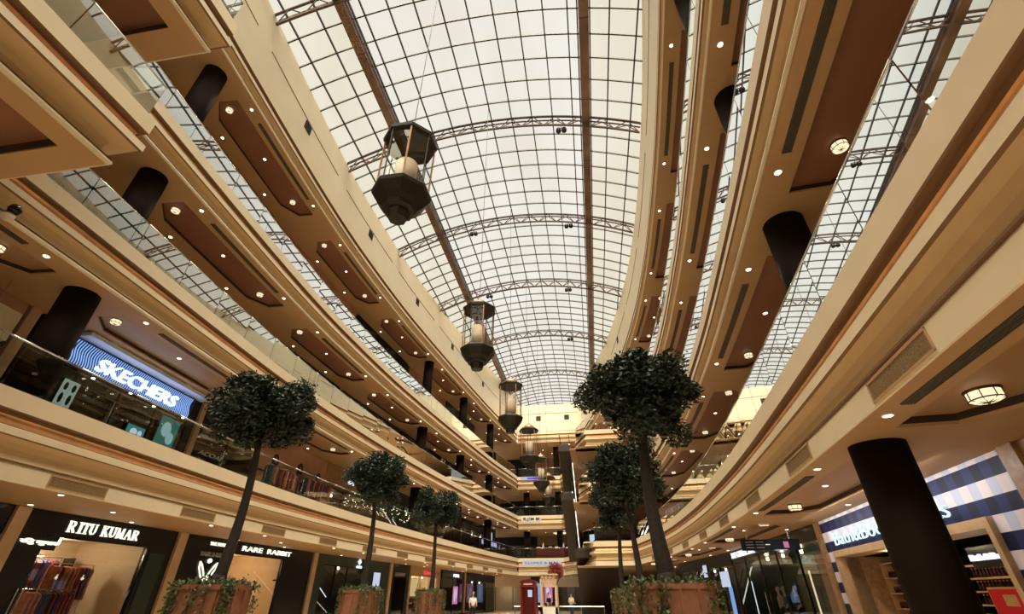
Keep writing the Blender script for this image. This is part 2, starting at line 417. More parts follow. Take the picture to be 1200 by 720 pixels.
# ------------------------------------------------------------------ skylight
XS = [VX+s*d for s in (-1, 1) for d in (0.65, 1.95, 3.2, 4.5, 7.2, 8.45, 9.75)]
XS = sorted(set([VX+k for k in (0, 1.3, -1.3, 2.6, -2.6, 3.9, -3.9, 5.15, -5.15, 7.2, -7.2, 8.5, -8.5, 9.8, -9.8)]))
mb = MB(); n = 28; ys = [YMIN-1, 15, 40, 80]
for y in ys:
    for i in range(n+1): x = VX-10.4+20.8*i/n; mb.v.append((x, y, vz(x)+.10))
for j in range(len(ys)-1):
    for i in range(n): mb.f.append((j*(n+1)+i, j*(n+1)+i+1, (j+1)*(n+1)+i+1, (j+1)*(n+1)+i)); mb.m.append(0)
win = struct(mb.build('window_1', pane))
mb = MB()
for x in XS: mb.bar((x, YMIN-1, vz(x)), (x, 80, vz(x)), .065, .12)
y = 14.36-1.265*22
while y < 78:
    xs = [VX-10.4+20.8*i/20 for i in range(21)]
    for p, q in zip(xs, xs[1:]): mb.bar((p, y, vz(p)-.03), (q, y, vz(q)-.03), .07, .10)
    y += 1.265
fr = mb.build('window_frame', mull, win); fr['kind'] = 'structure'
BEAMLAB = ['long brown box beam under the skylight nearer the left wall', 'long brown box beam under the skylight nearer the right wall']
for i, x in enumerate((-10.08, 1.74)):
    b = empty('roof_beam', BEAMLAB[i], 'beam', (x, YMIN-1, vz(x)))
    MB().box(-.24, .24, 0, 94, -.62, -.05).build('cladding', beamm, b)
    f = MB()
    for k in range(21): f.box(-.245, .245, k*4.5, k*4.5+.05, -.625, -.05)
    f.build('joint_band', mull, b)
    f = MB()
    for s in (-.30, .33): f.box(s-.03, s+.03, 0, 94, -.2, -.05)
    f.build('edge_rail', mull, b)
ordn = ['nearest']+[w+' nearest' for w in 'second third fourth fifth sixth seventh eighth ninth tenth eleventh twelfth thirteenth fourteenth fifteenth sixteenth'.split()]
def make_truss(y, label):
    t = empty('roof_truss', label, 'truss', (VX, y, 0), group='arched trusses under the skylight')
    xl = max(XL(y) if y < 65 else -9, -13.6)+.05-VX; xr = (XT(y) if y < 65 else 1)-.05-VX
    n = 26; xs = [xl+(xr-xl)*i/n for i in range(n+1)]
    up = [(x, 0, vz(x+VX)-.12) for x in xs]; lo = [(x*.985, 0, vz(x+VX)-.78) for x in xs]
    a = MB(); b = MB(); w = MB()
    for s in (-.16, .16):
        for i in range(n): a.tube((up[i][0], s, up[i][2]), (up[i+1][0], s, up[i+1][2]), .05, 6)
    for i in range(n): b.tube(lo[i], lo[i+1], .075, 6)
    for i in range(n):
        p, q = (up[i], lo[i+1]) if i % 2 else (lo[i], up[i+1])
        for s in (-.16, .16):
            pp = (p[0], s if p is up[i] else 0, p[2]); qq = (q[0], 0 if p is up[i] else s, q[2]); w.tube(pp, qq, .03, 5)
    a.build('upper_chord', steel, t); b.build('lower_chord', steel, t); w.build('web', steel, t)
    return t
for i, y in enumerate(TRY[1:]):
    make_truss(y, 'arched brown lattice truss under the skylight, %s to the viewer' % ordn[i])
for i, (x, y) in enumerate([(.2, 18.4), (-7.4, 27.2), (.2, 27.2), (-.3, 36.2), (-.6, 46.2), (-7.9, 36.2), (1.2, 9.6)]):
    t = empty('floodlight', 'pair of small black floodlights hung under the skylight truss, %s one on the %s' % (ordn[[1, 2, 2, 3, 4, 3, 0][i]].split()[0] if i != 6 else 'nearest', ('left' if x < -4 else 'right')), 'floodlight', (x, y, vz(x)-.8), group='floodlight pairs under the trusses')
    for s in (-.17, .17): MB().lathe([(.05, -.02), (.15, -.08), (.17, -.22), (.15, -.30)], 14, (s, 0, -.05)).build('lamp_head', black, t)
    MB().bar((-.25, 0, -.03), (.25, 0, -.03), .04, .04).tube((0, 0, 0), (0, 0, .1), .02, 6).build('bracket', black, t)
# square vents on the upper wall
def frame_at(side, y, o, z):
    p = P(side, y, o, z); a = P(side, y-.5, o); b = P(side, y+.5, o); d = b-a; ang = math.atan2(d.y, d.x)
    return p, (ang if side == 'L' else ang+PI)
for sd_, lab in (('L', 'left'), ('T', 'right')):
    for i, y in enumerate([4.9, 13.9, 22.7, 31.6, 40.2, 50.2] if sd_ == 'L' else [41.3]):
        p, rz = frame_at(sd_, y, 0, 23.05)
        t = empty('wall_vent', 'square dark vent high on the %s wall under the skylight%s' % (lab, ', %s to the viewer' % ordn[i] if sd_ == 'L' else ' above the tall tree'), 'vent', p, rz, 'square vents on the upper wall')
        MB().box(-.30, .30, -.03, .02, -.28, .28).build('frame', grill, t)
        f = MB(); [f.box(-.26, .26, -.045, -.03, -.25+k*.07, -.22+k*.07) for k in range(8)]; f.build('louver', mull, t)
for i, x in enumerate((-6.32, -2.23)):
    t = empty('wall_vent', 'square brown vent on the far cream wall, %s of the two' % ('left' if i == 0 else 'right'), 'vent', (x, 65, 23.5), 0, 'square vents on the far wall')
    MB().box(-.35, .35, -.03, .02, -.35, .35).build('frame', grill, t); f = MB(); [f.box(-.3, .3, -.045, -.03, -.3+k*.08, -.26+k*.08) for k in range(8)]; f.build('louver', mull, t)

LVN = {1: 'first', 2: 'second', 3: 'third', 4: 'top'}
SN = {'L': 'left', 'R': 'right', 'T': 'right'}
# ------------------------------------------------------------------ columns
HN = {1: 'ground floor', 2: 'first gallery', 3: 'second gallery', 4: 'third gallery'}
def col_proto(z0, z1):
    t = empty('column', '', 'column')
    h = z1-z0
    MB().lathe([(.43, .14), (.43, h)], 32).build('shaft', brz, t, True)
    MB().lathe([(.50, 0), (.50, .12), (.47, .16)], 32).build('base_ring', black, t)
    return t
for lv in (1, 2, 3, 4):
    z0 = 0 if lv == 1 else LV[lv-1][0]; z1 = SOF[lv]; pr_ = None
    for side in 'LR':
        k = 0
        for c in COLY:
            if round(c, 1) not in ((9, 37.2, 46.6, 56.0) if side == 'L' else (9,)): continue
            if lv == 1 and side == 'L': continue
            o = .9 if side == 'L' else .78
            sd_ = 'T' if (side == 'R' and lv == 4) else side
            cy = c
            p = P(sd_, cy, o, z0)
            lab = ('dark bronze round column on the %s at %s, %s to the viewer' % (HN[lv], SN[side], ordn[k]) if side == 'L' else 'dark bronze round column on the %s at right' % HN[lv]); k += 1
            if pr_ is None: pr_ = col_proto(z0, z1); t = pr_; t.location = p; t['label'] = lab; t['group'] = 'round gallery columns'
            else: t = copy_tree(pr_, p, 0, lab, 'round gallery columns')
for i, (x, y) in enumerate([(-8.6, 65.6), (-4.2, 65.6)]):
    for lv in (2, 3, 4):
        z0 = LV[lv-1][0]; t = empty('column', 'dark square pillar on the %s at the far end, %s of the pair' % (HN[lv], 'left' if i == 0 else 'right'), 'column', (x, y+1.8, z0), 0, 'square pillars at the far end')
        MB().box(-.38, .38, 0, .76, .12, SOF[lv]-z0).build('shaft', brz, t); MB().box(-.41, .41, -.03, .79, 0, .12).build('base_ring', black, t)

# ------------------------------------------------------------------ soffit fittings
def dl_proto():
    t = empty('downlight', '', 'downlight')
    MB().lathe([(.06, -.005), (.08, -.014), (.085, 0)], 16).build('trim_ring', whitep, t)
    MB().lathe([(.0, -.016), (.055, -.016), (.058, -.004)], 14).build('lens', lampw, t)
    return t
dlp = dl_proto(); first = [True]
def put(proto, flag, loc, rz, label, group):
    if flag[0]: flag[0] = False; proto.location = loc; proto.rotation_euler = (0, 0, rz); proto['label'] = label; proto['group'] = group; return proto
    return copy_tree(proto, loc, rz, label, group)
spot = bpy.data.lights.new('downlight_beam', 'SPOT'); spot.energy = SPOT; spot.color = (1, .80, .56); spot.spot_size = math.radians(125); spot.spot_blend = .6; spot.shadow_soft_size = .08
def lampat(p, e=None):
    L = spot
    if e:
        L = bpy.data.lights.get('downlight_beam_%d' % e)
        if not L: L = spot.copy(); L.name = 'downlight_beam_%d' % e; L.energy = e
    o = bpy.data.objects.new('downlight_beam', L); C.objects.link(o); o.location = p; return o
def drum_proto():
    t = empty('drum_lamp', '', 'ceiling lamp')
    MB().lathe([(.27, -.02), (.27, -.17), (.20, -.20), (0, -.21)], 28).build('shade', lampdrum, t, True)
    t.scale = (.7, .7, .8)
    f = MB(); f.lathe([(.31, 0), (.31, -.02), (.28, -.02)], 28)
    for zz in (-.03, -.175): 
        for i in range(24):
            a, b = 2*PI*i/24, 2*PI*(i+1)/24; f.tube((.285*math.cos(a), .285*math.sin(a), zz), (.285*math.cos(b), .285*math.sin(b), zz), .012, 5, cap=False)
    for i in range(8):
        a = 2*PI*i/8; f.tube((.285*math.cos(a), .285*math.sin(a), -.03), (.285*math.cos(a), .285*math.sin(a), -.175), .010, 5)
        f.tube((.285*math.cos(a), .285*math.sin(a), -.178), (0, 0, -.222), .008, 5)
    f.lathe([(.03, -.21), (.02, -.25), (.0, -.26)], 10)
    f.build('frame', mat('dark_brass', (.16, .08, .03), .4, .6, var=0), t)
    return t
drp = drum_proto(); firstd = [True]
slotp = {}
def slot(side, lv, y0, y1, o0, o1, z, label, group, nm='ceiling_grille'):
    t = empty(nm, label, 'air grille', P(side, (y0+y1)/2, (o0+o1)/2, z), 0, group)
    base = t.location.copy(); ys = ypts(y0, y1, .6); m = MB(); g = MB(); k = 0
    for y in ys: m.v += [tuple(P(side, y, o0, z-.015)-base), tuple(P(side, y, o1, z-.015)-base), tuple(P(side, y, o0, z+.01)-base), tuple(P(side, y, o1, z+.01)-base)]
    for i in range(len(ys)-1):
        a = 4*i; m.f += [(a, a+1, a+5, a+4), (a, a+4, a+6, a+2), (a+1, a+3, a+7, a+5)]; m.m += [0]*3
    m.f += [(0, 2, 3, 1), (4*len(ys)-4, 4*len(ys)-3, 4*len(ys)-1, 4*len(ys)-2)]; m.m += [0, 0]
    m.build('frame', grill, t)
    nl = 5
    for j in range(nl):
        o = o0+(o1-o0)*(j+.5)/nl
        for p, q in zip(ys, ys[1:]): g.bar(P(side, p, o, z-.02)-base, P(side, q, o, z-.02)-base, .012, .012)
    g.build('louver', mat('louver_metal', (.12, .10, .07), .5, .3, var=0) if 'louver_metal' not in MATS else MATS['louver_metal'], t)
    return t
for lv in (1, 2, 3, 4):
    for side in 'LR':
        sd_ = 'T' if (side == 'R' and lv == 4) else side; z = SOF[lv]; nb = 0
        whr = {1: 'over the ground floor', 2: 'over the first gallery', 3: 'over the second gallery', 4: 'over the third gallery'}[lv]
        for c, a, b in bays(sd_):
            if c < -8: continue
            G = 'downlights in the %s soffit %s' % (SN[side], whr); lab = 'small round downlight in the %s soffit %s' % (SN[side], whr)
            for dy in (-1.7, 1.7):
                if YMIN < c+dy < b: put(dlp, first, P(sd_, c+dy, .32, z), 0, lab, G); lampat(P(sd_, c+dy, .32, z-.06))
            if c+4.5 < b:
                put(dlp, first, P(sd_, c+4.5, 1.35, z+(.16 if not (lv == 1 and side == 'L') else 0)), 0, lab, G); lampat(P(sd_, c+4.5, 1.35, z+(.09 if not (lv == 1 and side == 'L') else -.06)))
                for dy in (3.0, 6.6): put(dlp, first, P(sd_, c+dy, 2.55, z), 0, lab, G)
            for dy in (1.7, 7.4) if not (lv == 1 and side == 'L') else ():
                if c+dy+1 < b:
                    put(drp, firstd, P(sd_, c+dy, 1.4, z+.16), 0, 'glowing drum lamp, %s soffit %s, %s the viewer' % (SN[side], whr, ordn[nb]), 'drum lamps in the soffits').scale = (.7, .7, .8) if lv == 1 else (.52, .52, .7); nb += 1
            if c+7.3 < b and not (lv == 1 and side == 'L'):
                slot(sd_, lv, c+2.4, c+7.2, .28, .46, z, 'long dark air grille in the %s soffit %s beside %s coffer' % (SN[side], whr, ['the nearest', 'the second', 'the third', 'the fourth', 'the fifth', 'the sixth', 'the seventh', 'the eighth'][max(0, int((c+.4)//9.4)+1)]), 'linear air grilles in the soffits')
        if lv == 1:       # vents on the face of the lowest fascia
            k = 0
            for y in [1.4+4.7*i for i in range(-2, 14)]:
                if y > (62 if side == 'L' else 42): break
                if y < -3: continue
                p, rz = frame_at(side, y+(.0 if side == 'L' else -.1), .02, 3.93)
                t = empty('fascia_vent', 'rectangular bronze vent on the lowest %s fascia, %s' % (SN[side], ordn[k]+' to the viewer'), 'air vent', p, rz, 'vents along the lowest fascia'); k += 1
                f = MB(); f.box(-.86, .86, -.018, 0, .115, .145).box(-.86, .86, -.018, 0, -.145, -.115).box(-.86, -.83, -.018, 0, -.145, .145).box(.83, .86, -.018, 0, -.145, .145); f.build('frame', soff, t)
                MB().box(-.83, .83, -.006, .002, -.115, .115).build('mesh_panel', MATS.get('vent_mesh') or mat('vent_mesh', (.26, .17, .08), .5, .2, var=.6, scale=90), t)
# glass railings -------------------------------------------------------------
def railing(name, label, line, T, dz=1.1, pan=1.9, inset=.14, gm=rail_glass):
    t = empty(name, label, 'railing', (line[0][0], line[0][1], T)); base = Vector((line[0][0], line[0][1], 0))
    pts = []; acc = 0; n = len(line)
    offs = []
    for i in range(n):
        p = Vector(line[i]); d1 = (p-Vector(line[i-1])).normalized() if i else None; d2 = (Vector(line[i+1])-p).normalized() if i < n-1 else None
        d1 = d1 or d2; d2 = d2 or d1; n1 = Vector((-d1.y, d1.x)); n2 = Vector((-d2.y, d2.x)); m = (n1+n2).normalized(); m = m/max(.35, m.dot(n1)); offs.append(p+m*inset)
    res = [offs[0]]
    for a, b in zip(offs, offs[1:]):       # split into panels of about pan metres
        L = (b-a).length; k = max(1, round(L/pan))
        for j in range(1, k+1): res.append(a+(b-a)*j/k)
    hr = MB(); sh = MB()
    for a, b in zip(res, res[1:]):
        d = (b-a).normalized(); A = a+d*.012; B = b-d*.012; nn = Vector((-d.y, d.x))*.006
        g = MB(); vs = []
        for z in (.0, dz):
            for q in (A-nn, B-nn, B+nn, A+nn): vs.append((q.x-base.x, q.y-base.y, z))
        # single reflecting sheet with real edge thickness
        g.add([vs[0], vs[1], vs[5], vs[4]], [(0, 1, 2, 3)])
        g.build('glass_panel', gm, t)
        pa = Vector((a.x-base.x, a.y-base.y, dz+.02)); pb = Vector((b.x-base.x, b.y-base.y, dz+.02)); hr.tube(pa, pb, .024, 8)
        sh.bar(pa-Vector((0, 0, dz+.0)), pb-Vector((0, 0, dz+.0)), .05, .06)
    hr.build('handrail', chrome, t, True); sh.build('base_shoe', groove, t)
    return t
def coarse(side, a, b): return [((XL(y) if side == 'L' else XR(y)), y) for y in ypts(a, b, 1.9)]
for lv in (1, 2, 3):
    T = LV[lv][0]
    ln = coarse('L', YMIN+.5, 64.8)
    if lv > 1:
        ye = 5.15 if lv == 2 else 5.55
        railing('glass_railing', 'clear glass railing around the near left landing on the %s gallery' % LVN[lv], [(-8.87, YMIN+.5), (-8.87, ye), (XL(ye)-.1, ye)], T)
        ln = coarse('L', ye+.1, 64.8)
    railing('glass_railing', 'long curved glass railing along the left side of the %s gallery' % LVN[lv], ln, T, gm=rail_glass_low if lv == 1 else rail_glass)
    railing('glass_railing', 'long curved glass railing along the right side of the %s gallery' % LVN[lv], coarse('R', YMIN+.5, 43.4)[::-1], T)
    railing('glass_railing', 'glass railing on the right landing of the %s gallery by the escalators' % LVN[lv], RIGHT_END[1:], T)
    railing('glass_railing', 'short glass railing across the far end of the %s gallery' % LVN[lv], FLAT_FAR[:4], T)

# ------------------------------------------------------------------ shops
def wloc(side, y0, y1, z, o=D_WALL):
    """origin, rotation and width of a straight shopfront between y0 and y1, seen from the atrium"""
    a, b = P(side, y0, o, z), P(side, y1, o, z)
    if side != 'L': a, b = b, a
    d = b-a; return a, math.atan2(d.y, d.x), d.length
def mk(name, col, **k): return MATS.get(name) or mat(name, col, **k)
def pilaster(side, y0, y1, lv, lab, m=None):
    z = 0 if lv == 1 else LV[lv-1][0]; p, rz, w = wloc(side, y0, y1, z); H = SOF[lv]-z
    t = empty('pilaster', lab, 'pilaster', p, rz)
    MB().box(0, w, -.12, .5, 0, H-.01).build('shaft', m or mk('pilaster_stone', (.50, .34, .20), rough=.5, var=.08), t)
    MB().box(-.02, w+.02, -.15, 0, 0, .12).build('plinth', blackm, t); return t
def shop(side, y0, y1, lv, lab, hdr, hz, frame=black, inner=None, glass=None, depth=2.6, bays_=2, glow=0, glowcol=(1, .8, .5), gx=None, door=True, cat='shopfront'):
    """header band above hz, glazed front with mullions, a room behind it"""
    z = 0 if lv == 1 else LV[lv-1][0]; p, rz, w = wloc(side, y0, y1, z); H = SOF[lv]-z-.01
    t = empty('shopfront', lab, cat, p, rz)
    MB().box(0, w, -.04, .10, hz, H).build('header_panel', hdr, t)
    x0, x1 = gx or (0, w)
    if x0 > 0: MB().box(0, x0, -.03, .12, 0, hz).build('side_panel', hdr, t)
    if x1 < w: MB().box(x1, w, -.03, .12, 0, hz).build('side_panel', hdr, t)
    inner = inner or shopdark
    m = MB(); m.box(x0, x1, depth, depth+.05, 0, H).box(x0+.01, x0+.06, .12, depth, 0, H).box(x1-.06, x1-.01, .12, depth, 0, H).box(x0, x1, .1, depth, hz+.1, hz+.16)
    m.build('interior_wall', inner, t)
    n = bays_; f = MB()
    for i in range(n+1):
        x = x0+(x1-x0)*i/n; f.box(max(x0, x-.03), min(x1, x+.03), -.02, .06, 0, hz)
    f.box(x0, x1, -.02, .06, hz-.06, hz); f.box(x0, x1, -.02, .06, 0, .10)
    f.build('window_frame', frame, t)
    for i in range(n): MB().box(x0+(x1-x0)*i/n+.04, x0+(x1-x0)*(i+1)/n-.04, .015, .022, .1, hz-.06).build('window_pane', glass or shop_glass, t)
    if door:
        k = n//2; xm = x0+(x1-x0)*k/n; MB().tube((xm-.12, -.07, .8), (xm-.12, -.07, 1.7), .018, 8).build('door_handle', chrome, t)
    if glow:
        nl = max(1, int((x1-x0)/2.2))
        for i in range(nl):
            xx = x0+(x1-x0)*(i+.5)/nl
            g = bpy.data.lights.new('shop_lamp', 'POINT'); g.energy = glow; g.color = glowcol; g.shadow_soft_size = .12
            q = bpy.data.objects.new('shop_lamp', g); C.objects.link(q); q.parent = t; q.location = (xx, depth*.6, hz-.25)
            MB().lathe([(0, -.05), (.06, -.05), (.07, .1), (0, .1)], 12, (xx, depth*.6, hz-.05)).build('spotlight', lampw, t)
    t['_w'] = w
    return t
def W_(t): return t['_w']
def garment_mesh(name):
    m = MB(); # folded hanging garment seen from the front: shoulders, body, slight flare
    prof = [(.02, 0), (.16, -.05), (.20, -.12), (.17, -.4), (.20, -.9)]
    for s in (1, -1): pass
    n = len(prof); vs = []
    for x, z in prof:
        for d in (-.03, .03): vs += [(-x, d, z), (x, d*1.2, z)]
    fs = []
    for i in range(n-1):
        a = 4*i; b = a+4; fs += [(a, a+1, b+1, b), (a+2, b+2, b+3, a+3), (a, b, b+2, a+2), (a+1, a+3, b+3, b+1)]
    fs += [(0, 2, 3, 1), (4*n-4, 4*n-3, 4*n-1, 4*n-2)]
    m.add(vs, fs); return m
GM = [mk('cloth_%s' % n, c, var=.35, scale=9) for n, c in (('maroon', (.16, .02, .03)), ('rust', (.36, .10, .04)), ('plum', (.07, .03, .10)), ('rose', (.42, .16, .14)), ('teal', (.03, .12, .12)), ('navy', (.02, .03, .10)), ('ivory', (.6, .52, .42)))]
GN = ['maroon', 'rust', 'plum', 'rose', 'teal', 'navy', 'ivory']
def rack(shoploc, rz, x, y, z, n, lab, seed, cols=(0, 1, 2, 3)):
    M = Matrix.Translation(shoploc) @ Matrix.Rotation(rz, 4, 'Z'); p = M @ Vector((x, y, z)); r = random.Random(seed)
    t = empty('clothes_rack', lab, 'clothes rack', p, rz); L = n*.13+.2
    f = MB(); f.tube((0, 0, 0), (0, 0, 1.72), .018, 8).tube((L, 0, 0), (L, 0, 1.72), .018, 8); f.build('post', chrome, t)
    MB().tube((-.05, 0, 1.7), (L+.05, 0, 1.7), .016, 8).build('rail', chrome, t)
    for i in range(n):
        c = cols[r.randrange(len(cols))]; q = p+Matrix.Rotation(rz, 3, 'Z') @ Vector((.15+i*.13, 0, 1.63))
        g = garment_mesh('g').build('garment', GM[c]); g.location = q; g.rotation_euler = (0, 0, rz+PI/2+r.uniform(-.35, .35)); s = r.uniform(.85, 1.1); g.scale = (s, 1.5, s)
        tag(g, '%s garment hanging on the %s' % (GN[c], lab), 'garment', 'garments on the '+lab)
    return t
def atlocal(t, x, y, z): return (Matrix.Translation(t.location) @ Matrix.Rotation(t.rotation_euler.z, 4, 'Z')) @ Vector((x, y, z))
def sign(t, body, x, z, w, h, m, lab, nm='shop_sign', y=-.06, back=None, **k):
    p = atlocal(t, x, y, z); s = empty(nm, lab, 'sign', p, t.rotation_euler.z)
    for i, b in enumerate(body.split('\n')):
        n_ = len(body.split('\n')); hh = h/n_*.8; text('lettering', b, m, s, (0, 0, h-(i+1)*h/n_), w if i == 0 or n_ == 1 else None, hh, **k)
    if back: MB().box(-.1, w+.1, .025, .055, -.08, h+.08).build('backing_board', back, s)
    return s
def screen(t, x, z, w, h, m, lab, y=-.08, motif=None, mm=None, nm='lit_poster'):
    p = atlocal(t, x, y, z); s = empty(nm, lab, 'poster', p, t.rotation_euler.z)
    MB().box(-.03, w+.03, .0, .05, -.03, h+.03).build('frame', black, s)
    MB().box(0, w, -.01, .0, 0, h).build('picture', m, s)
    if motif:
        g = MB()
        for (cx, cz, rx, rz_) in motif:
            vs = [(cx*w+rx*w*math.cos(2*PI*i/16), -.016, cz*h+rz_*h*math.sin(2*PI*i/16)) for i in range(16)]; g.add(vs, [tuple(range(16))])
        g.build('picture_figure', mm or black, s)
    return s
# ---- ground floor, left
pilaster('L', 12.0, 12.4, 1, 'tan stone pilaster left of the shop with the serif sign')
shop('L', 2.8, 11.98, 1, 'all black shopfront at the lower left corner', black, 3.0, door=True)
t = shop('L', 12.42, 18.38, 1, 'black framed fashion shop with beige interior and hanging clothes', blackm, 3.12, inner=beige, bays_=1, glow=75, glowcol=(1, .76, .52), gx=(.85, 4.85), depth=2.8)
w = W_(t)
s_ = empty('shop_sign', 'cream serif shop sign on the black header at the lower left', 'sign', atlocal(t, 1.35, -.06, 3.24), t.rotation_euler.z)
GL = {'I': ([((.5, 0), (.5, 1), .24)], [(.2, .8, 0), (.2, .8, 1)], .55),
      'T': ([((.5, 0), (.5, 1), .2), ((.0, 1), (1, 1), .08), ((.02, .8), (.02, 1), .07), ((.98, .8), (.98, 1), .07)], [(.25, .75, 0)], .85),
      'R': ([((.2, 0), (.2, 1), .2), ((.2, 1), (.7, .97), .08), ((.7, .97), (.86, .77), .17), ((.86, .77), (.7, .54), .17), ((.7, .54), (.2, .5), .08), ((.5, .5), (.95, 0), .2)], [(0, .4, 0), (0, .4, 1), (.8, 1.05, 0)], .95),
      'U': ([((.15, 1), (.15, .25), .2), ((.15, .25), (.4, .02), .17), ((.4, .02), (.65, .05), .08), ((.65, .05), (.85, .3), .08), ((.85, .3), (.85, 1), .08)], [(0, .36, 1), (.68, 1, 1)], .95),
      'K': ([((.2, 0), (.2, 1), .2), ((.25, .42), (.85, 1), .08), ((.42, .55), (.92, 0), .2)], [(0, .4, 0), (0, .4, 1), (.65, 1, 1), (.72, 1.05, 0)], .98),
      'M': ([((.12, 0), (.12, 1), .07), ((.12, 1), (.55, .05), .18), ((.55, .05), (.98, 1), .07), ((.98, 0), (.98, 1), .2)], [(0, .26, 0), (.82, 1.14, 0), (0, .2, 1), (.9, 1.14, 1)], 1.15),
      'A': ([((.08, 0), (.5, 1), .07), ((.5, 1), (.92, 0), .2), ((.25, .34), (.76, .34), .06)], [(-.06, .24, 0), (.74, 1.1, 0)], 1.0)}
xx = 0; hh = .30
for wd_ in ('RITU', 'KUMAR'):
    g = MB()
    for ch_ in wd_:
        st, sf, adv = GL[ch_]; gw = .25
        for a_, b2, th in st: g.bar((xx+a_[0]*gw, 0, a_[1]*hh), (xx+b2[0]*gw, 0, b2[1]*hh), .06, th*gw) if abs(a_[1]-b2[1]) < .2 and abs(a_[0]-b2[0]) > .2 else g.bar((xx+a_[0]*gw, 0, a_[1]*hh), (xx+b2[0]*gw, 0, b2[1]*hh), .06 if a_[0] != b2[0] else th*gw, th*gw if a_[0] != b2[0] else .06)
        for a_, b2, z_ in sf: g.box(xx+a_*gw, xx+b2*gw, -.03, .03, z_*hh-.012, z_*hh+.012)
        xx += adv*gw+.065
    g.build('lettering', signcream, s_); xx += .16
sg = sign(t, 'रितु कुमार', .12, 2.80, 1.15, .20, signcream, 'small white script sign left of the beige shop window', bold=.02)
MB().box(-.05, 1.2, .07, .1, -.1, .30).build('backing_board', blackm, sg)
MB().box(5.0, 5.75, -.06, .0, .2, 2.9).build('door_leaf', dgreen, t)
rack(t.location, t.rotation_euler.z, 2.5, 1.2, .75, 11, 'tall rack in the beige shop window', 3)
rack(t.location, t.rotation_euler.z, 2.1, 1.9, .95, 9, 'rear rack in the beige shop', 5, (2, 0, 4, 5))
rack(t.location, t.rotation_euler.z, 1.5, .6, .0, 12, 'low rack behind the beige shop glass', 8, (0, 3, 2, 5))
sh = empty('display_shelf', 'dark hanging shelf unit at the back of the beige shop', 'shelf', atlocal(t, 1.3, 2.2, 1.9), t.rotation_euler.z)
for k in range(2): MB().box(0, 3.0, 0, .45, k*.42, k*.42+.04).build('shelf_board', black, sh)
MB().box(0, .04, 0, .45, -1.9, .8).box(2.96, 3.0, 0, .45, -1.9, .8).build('side_frame', black, sh)
pilaster('L', 18.42, 18.86, 1, 'tan stone pilaster right of the shop with the serif sign')
t = shop('L', 18.9, 28.45, 1, 'black shopfront with emblem panel and open beige entrance', black, 3.25, inner=beige, bays_=1, glow=70, glowcol=(1, .72, .40), gx=(2.9, 7.0), depth=3.0, glass=lant_glass)
sign(t, 'RARE  RABBIT', 3.5, 3.36, 4.0, .26, signcream, 'cream capital letter sign over the beige entrance', bold=.008)
sign(t, 'THE HOUSE', 1.35, 3.42, 1.15, .17, signcream, 'small cream sign above the pale emblem at the second shop', nm='shop_sign')
sign(t, 'RARE & RABBIT', 1.0, 3.0, 1.7, .2, mk('dull_letters', (.35, .36, .38), var=0), 'dull grey sign under the small cream sign at the second shop')
e = empty('shop_emblem', 'white winged figure emblem on the black panel behind the nearest tree', 'emblem', atlocal(t, 1.0, -.07, 1.75), t.rotation_euler.z)
g = MB()
def ribbon(g, pts, r=.03):
    for a, b in zip(pts, pts[1:]): g.tube((a[0], 0, a[1]), (b[0], 0, b[1]), r, 6)
for s in (1, -1):
    ribbon(g, [(.62+s*.02, .35), (.62+s*.16, .62), (.62+s*.36, .90), (.62+s*.52, 1.02), (.62+s*.50, .82), (.62+s*.30, .52), (.62+s*.08, .32), (.62+s*.16, .12), (.62+s*.3, .0)], .035)
    ribbon(g, [(.62+s*.05, .45), (.62+s*.28, .78), (.62+s*.42, .92)], .03)
    g.lathe([(.0, -.06), (.07, 0), (0, .06)], 10, (.62+s*.50, 0, .22))
g.lathe([(0, -.1), (.09, -.05), (.1, 0), (.09, .05), (0, .1)], 12, (.62, 0, 1.08)); g.build('emblem_figure', signcream, e)
MB().box(6.5, 6.9, -.1, .0, 2.2, 2.26).build('shelf_bracket', black, t)
pilaster('L', 28.5, 28.9, 1, 'thin tan pilaster between the beige entrance and the dark green shop')
t = shop('L', 28.95, 38.3, 1, 'dark green glazed shop with slanting light line and lit poster', dgreen, 3.2, bays_=4, gx=(.8, 6.4), glow=12)
s_ = empty('shop_sign', 'white lotus shaped sign lit on the dark green shopfront behind the second tree', 'sign', atlocal(t, 4.5, -.09, 3.28), t.rotation_euler.z)
g = MB()
for k in range(5):
    a = PI/2+(k-2)*.5; ribbon(g, [(.38, .08), (.38+.18*math.cos(a-.2), .1+.2*math.sin(a)), (.38+.28*math.cos(a), .1+.33*math.sin(a)), (.38+.16*math.cos(a+.25), .1+.2*math.sin(a)), (.38, .08)], .018)
g.box(.05, .72, -.02, .02, -.12, .02); g.build('lettering', signw, s_)
l = MB().bar((0, 0, 1.0), (1.8, .0, 0), .035, .035).build('light_tube', signw); l.location = atlocal(t, 1.3, .9, 1.5); l.rotation_euler = (0, 0, t.rotation_euler.z); tag(l, 'slanting white light tube inside the dark green shop', 'light tube')
screen(t, 7.1, .9, 1.0, 2.1, screenw, 'tall lit white poster with a dark standing figure left of the black column', motif=[(.5, .62, .07, .05), (.5, .45, .16, .13), (.47, .22, .1, .16)])
pilaster('L', 38.35, 38.75, 1, 'thin tan pilaster right of the tall white poster')
t = shop('L', 38.8, 41.9, 1, 'blind black bay beside the shop with the red sign', black, 3.2, bays_=1, gx=(.5, 2.6), door=False)
t = shop('L', 42, 48.5, 1, 'bright beige shop with red sign and lit wall panels', wood, 3.05, frame=wood, inner=beige, bays_=3, glow=60, gx=(.3, 6.0), depth=1.6)
sign(t, 'Qahwa', 2.7, 3.14, 1.6, .45, signred, 'small red lit sign left of the third tree', shear=.2)
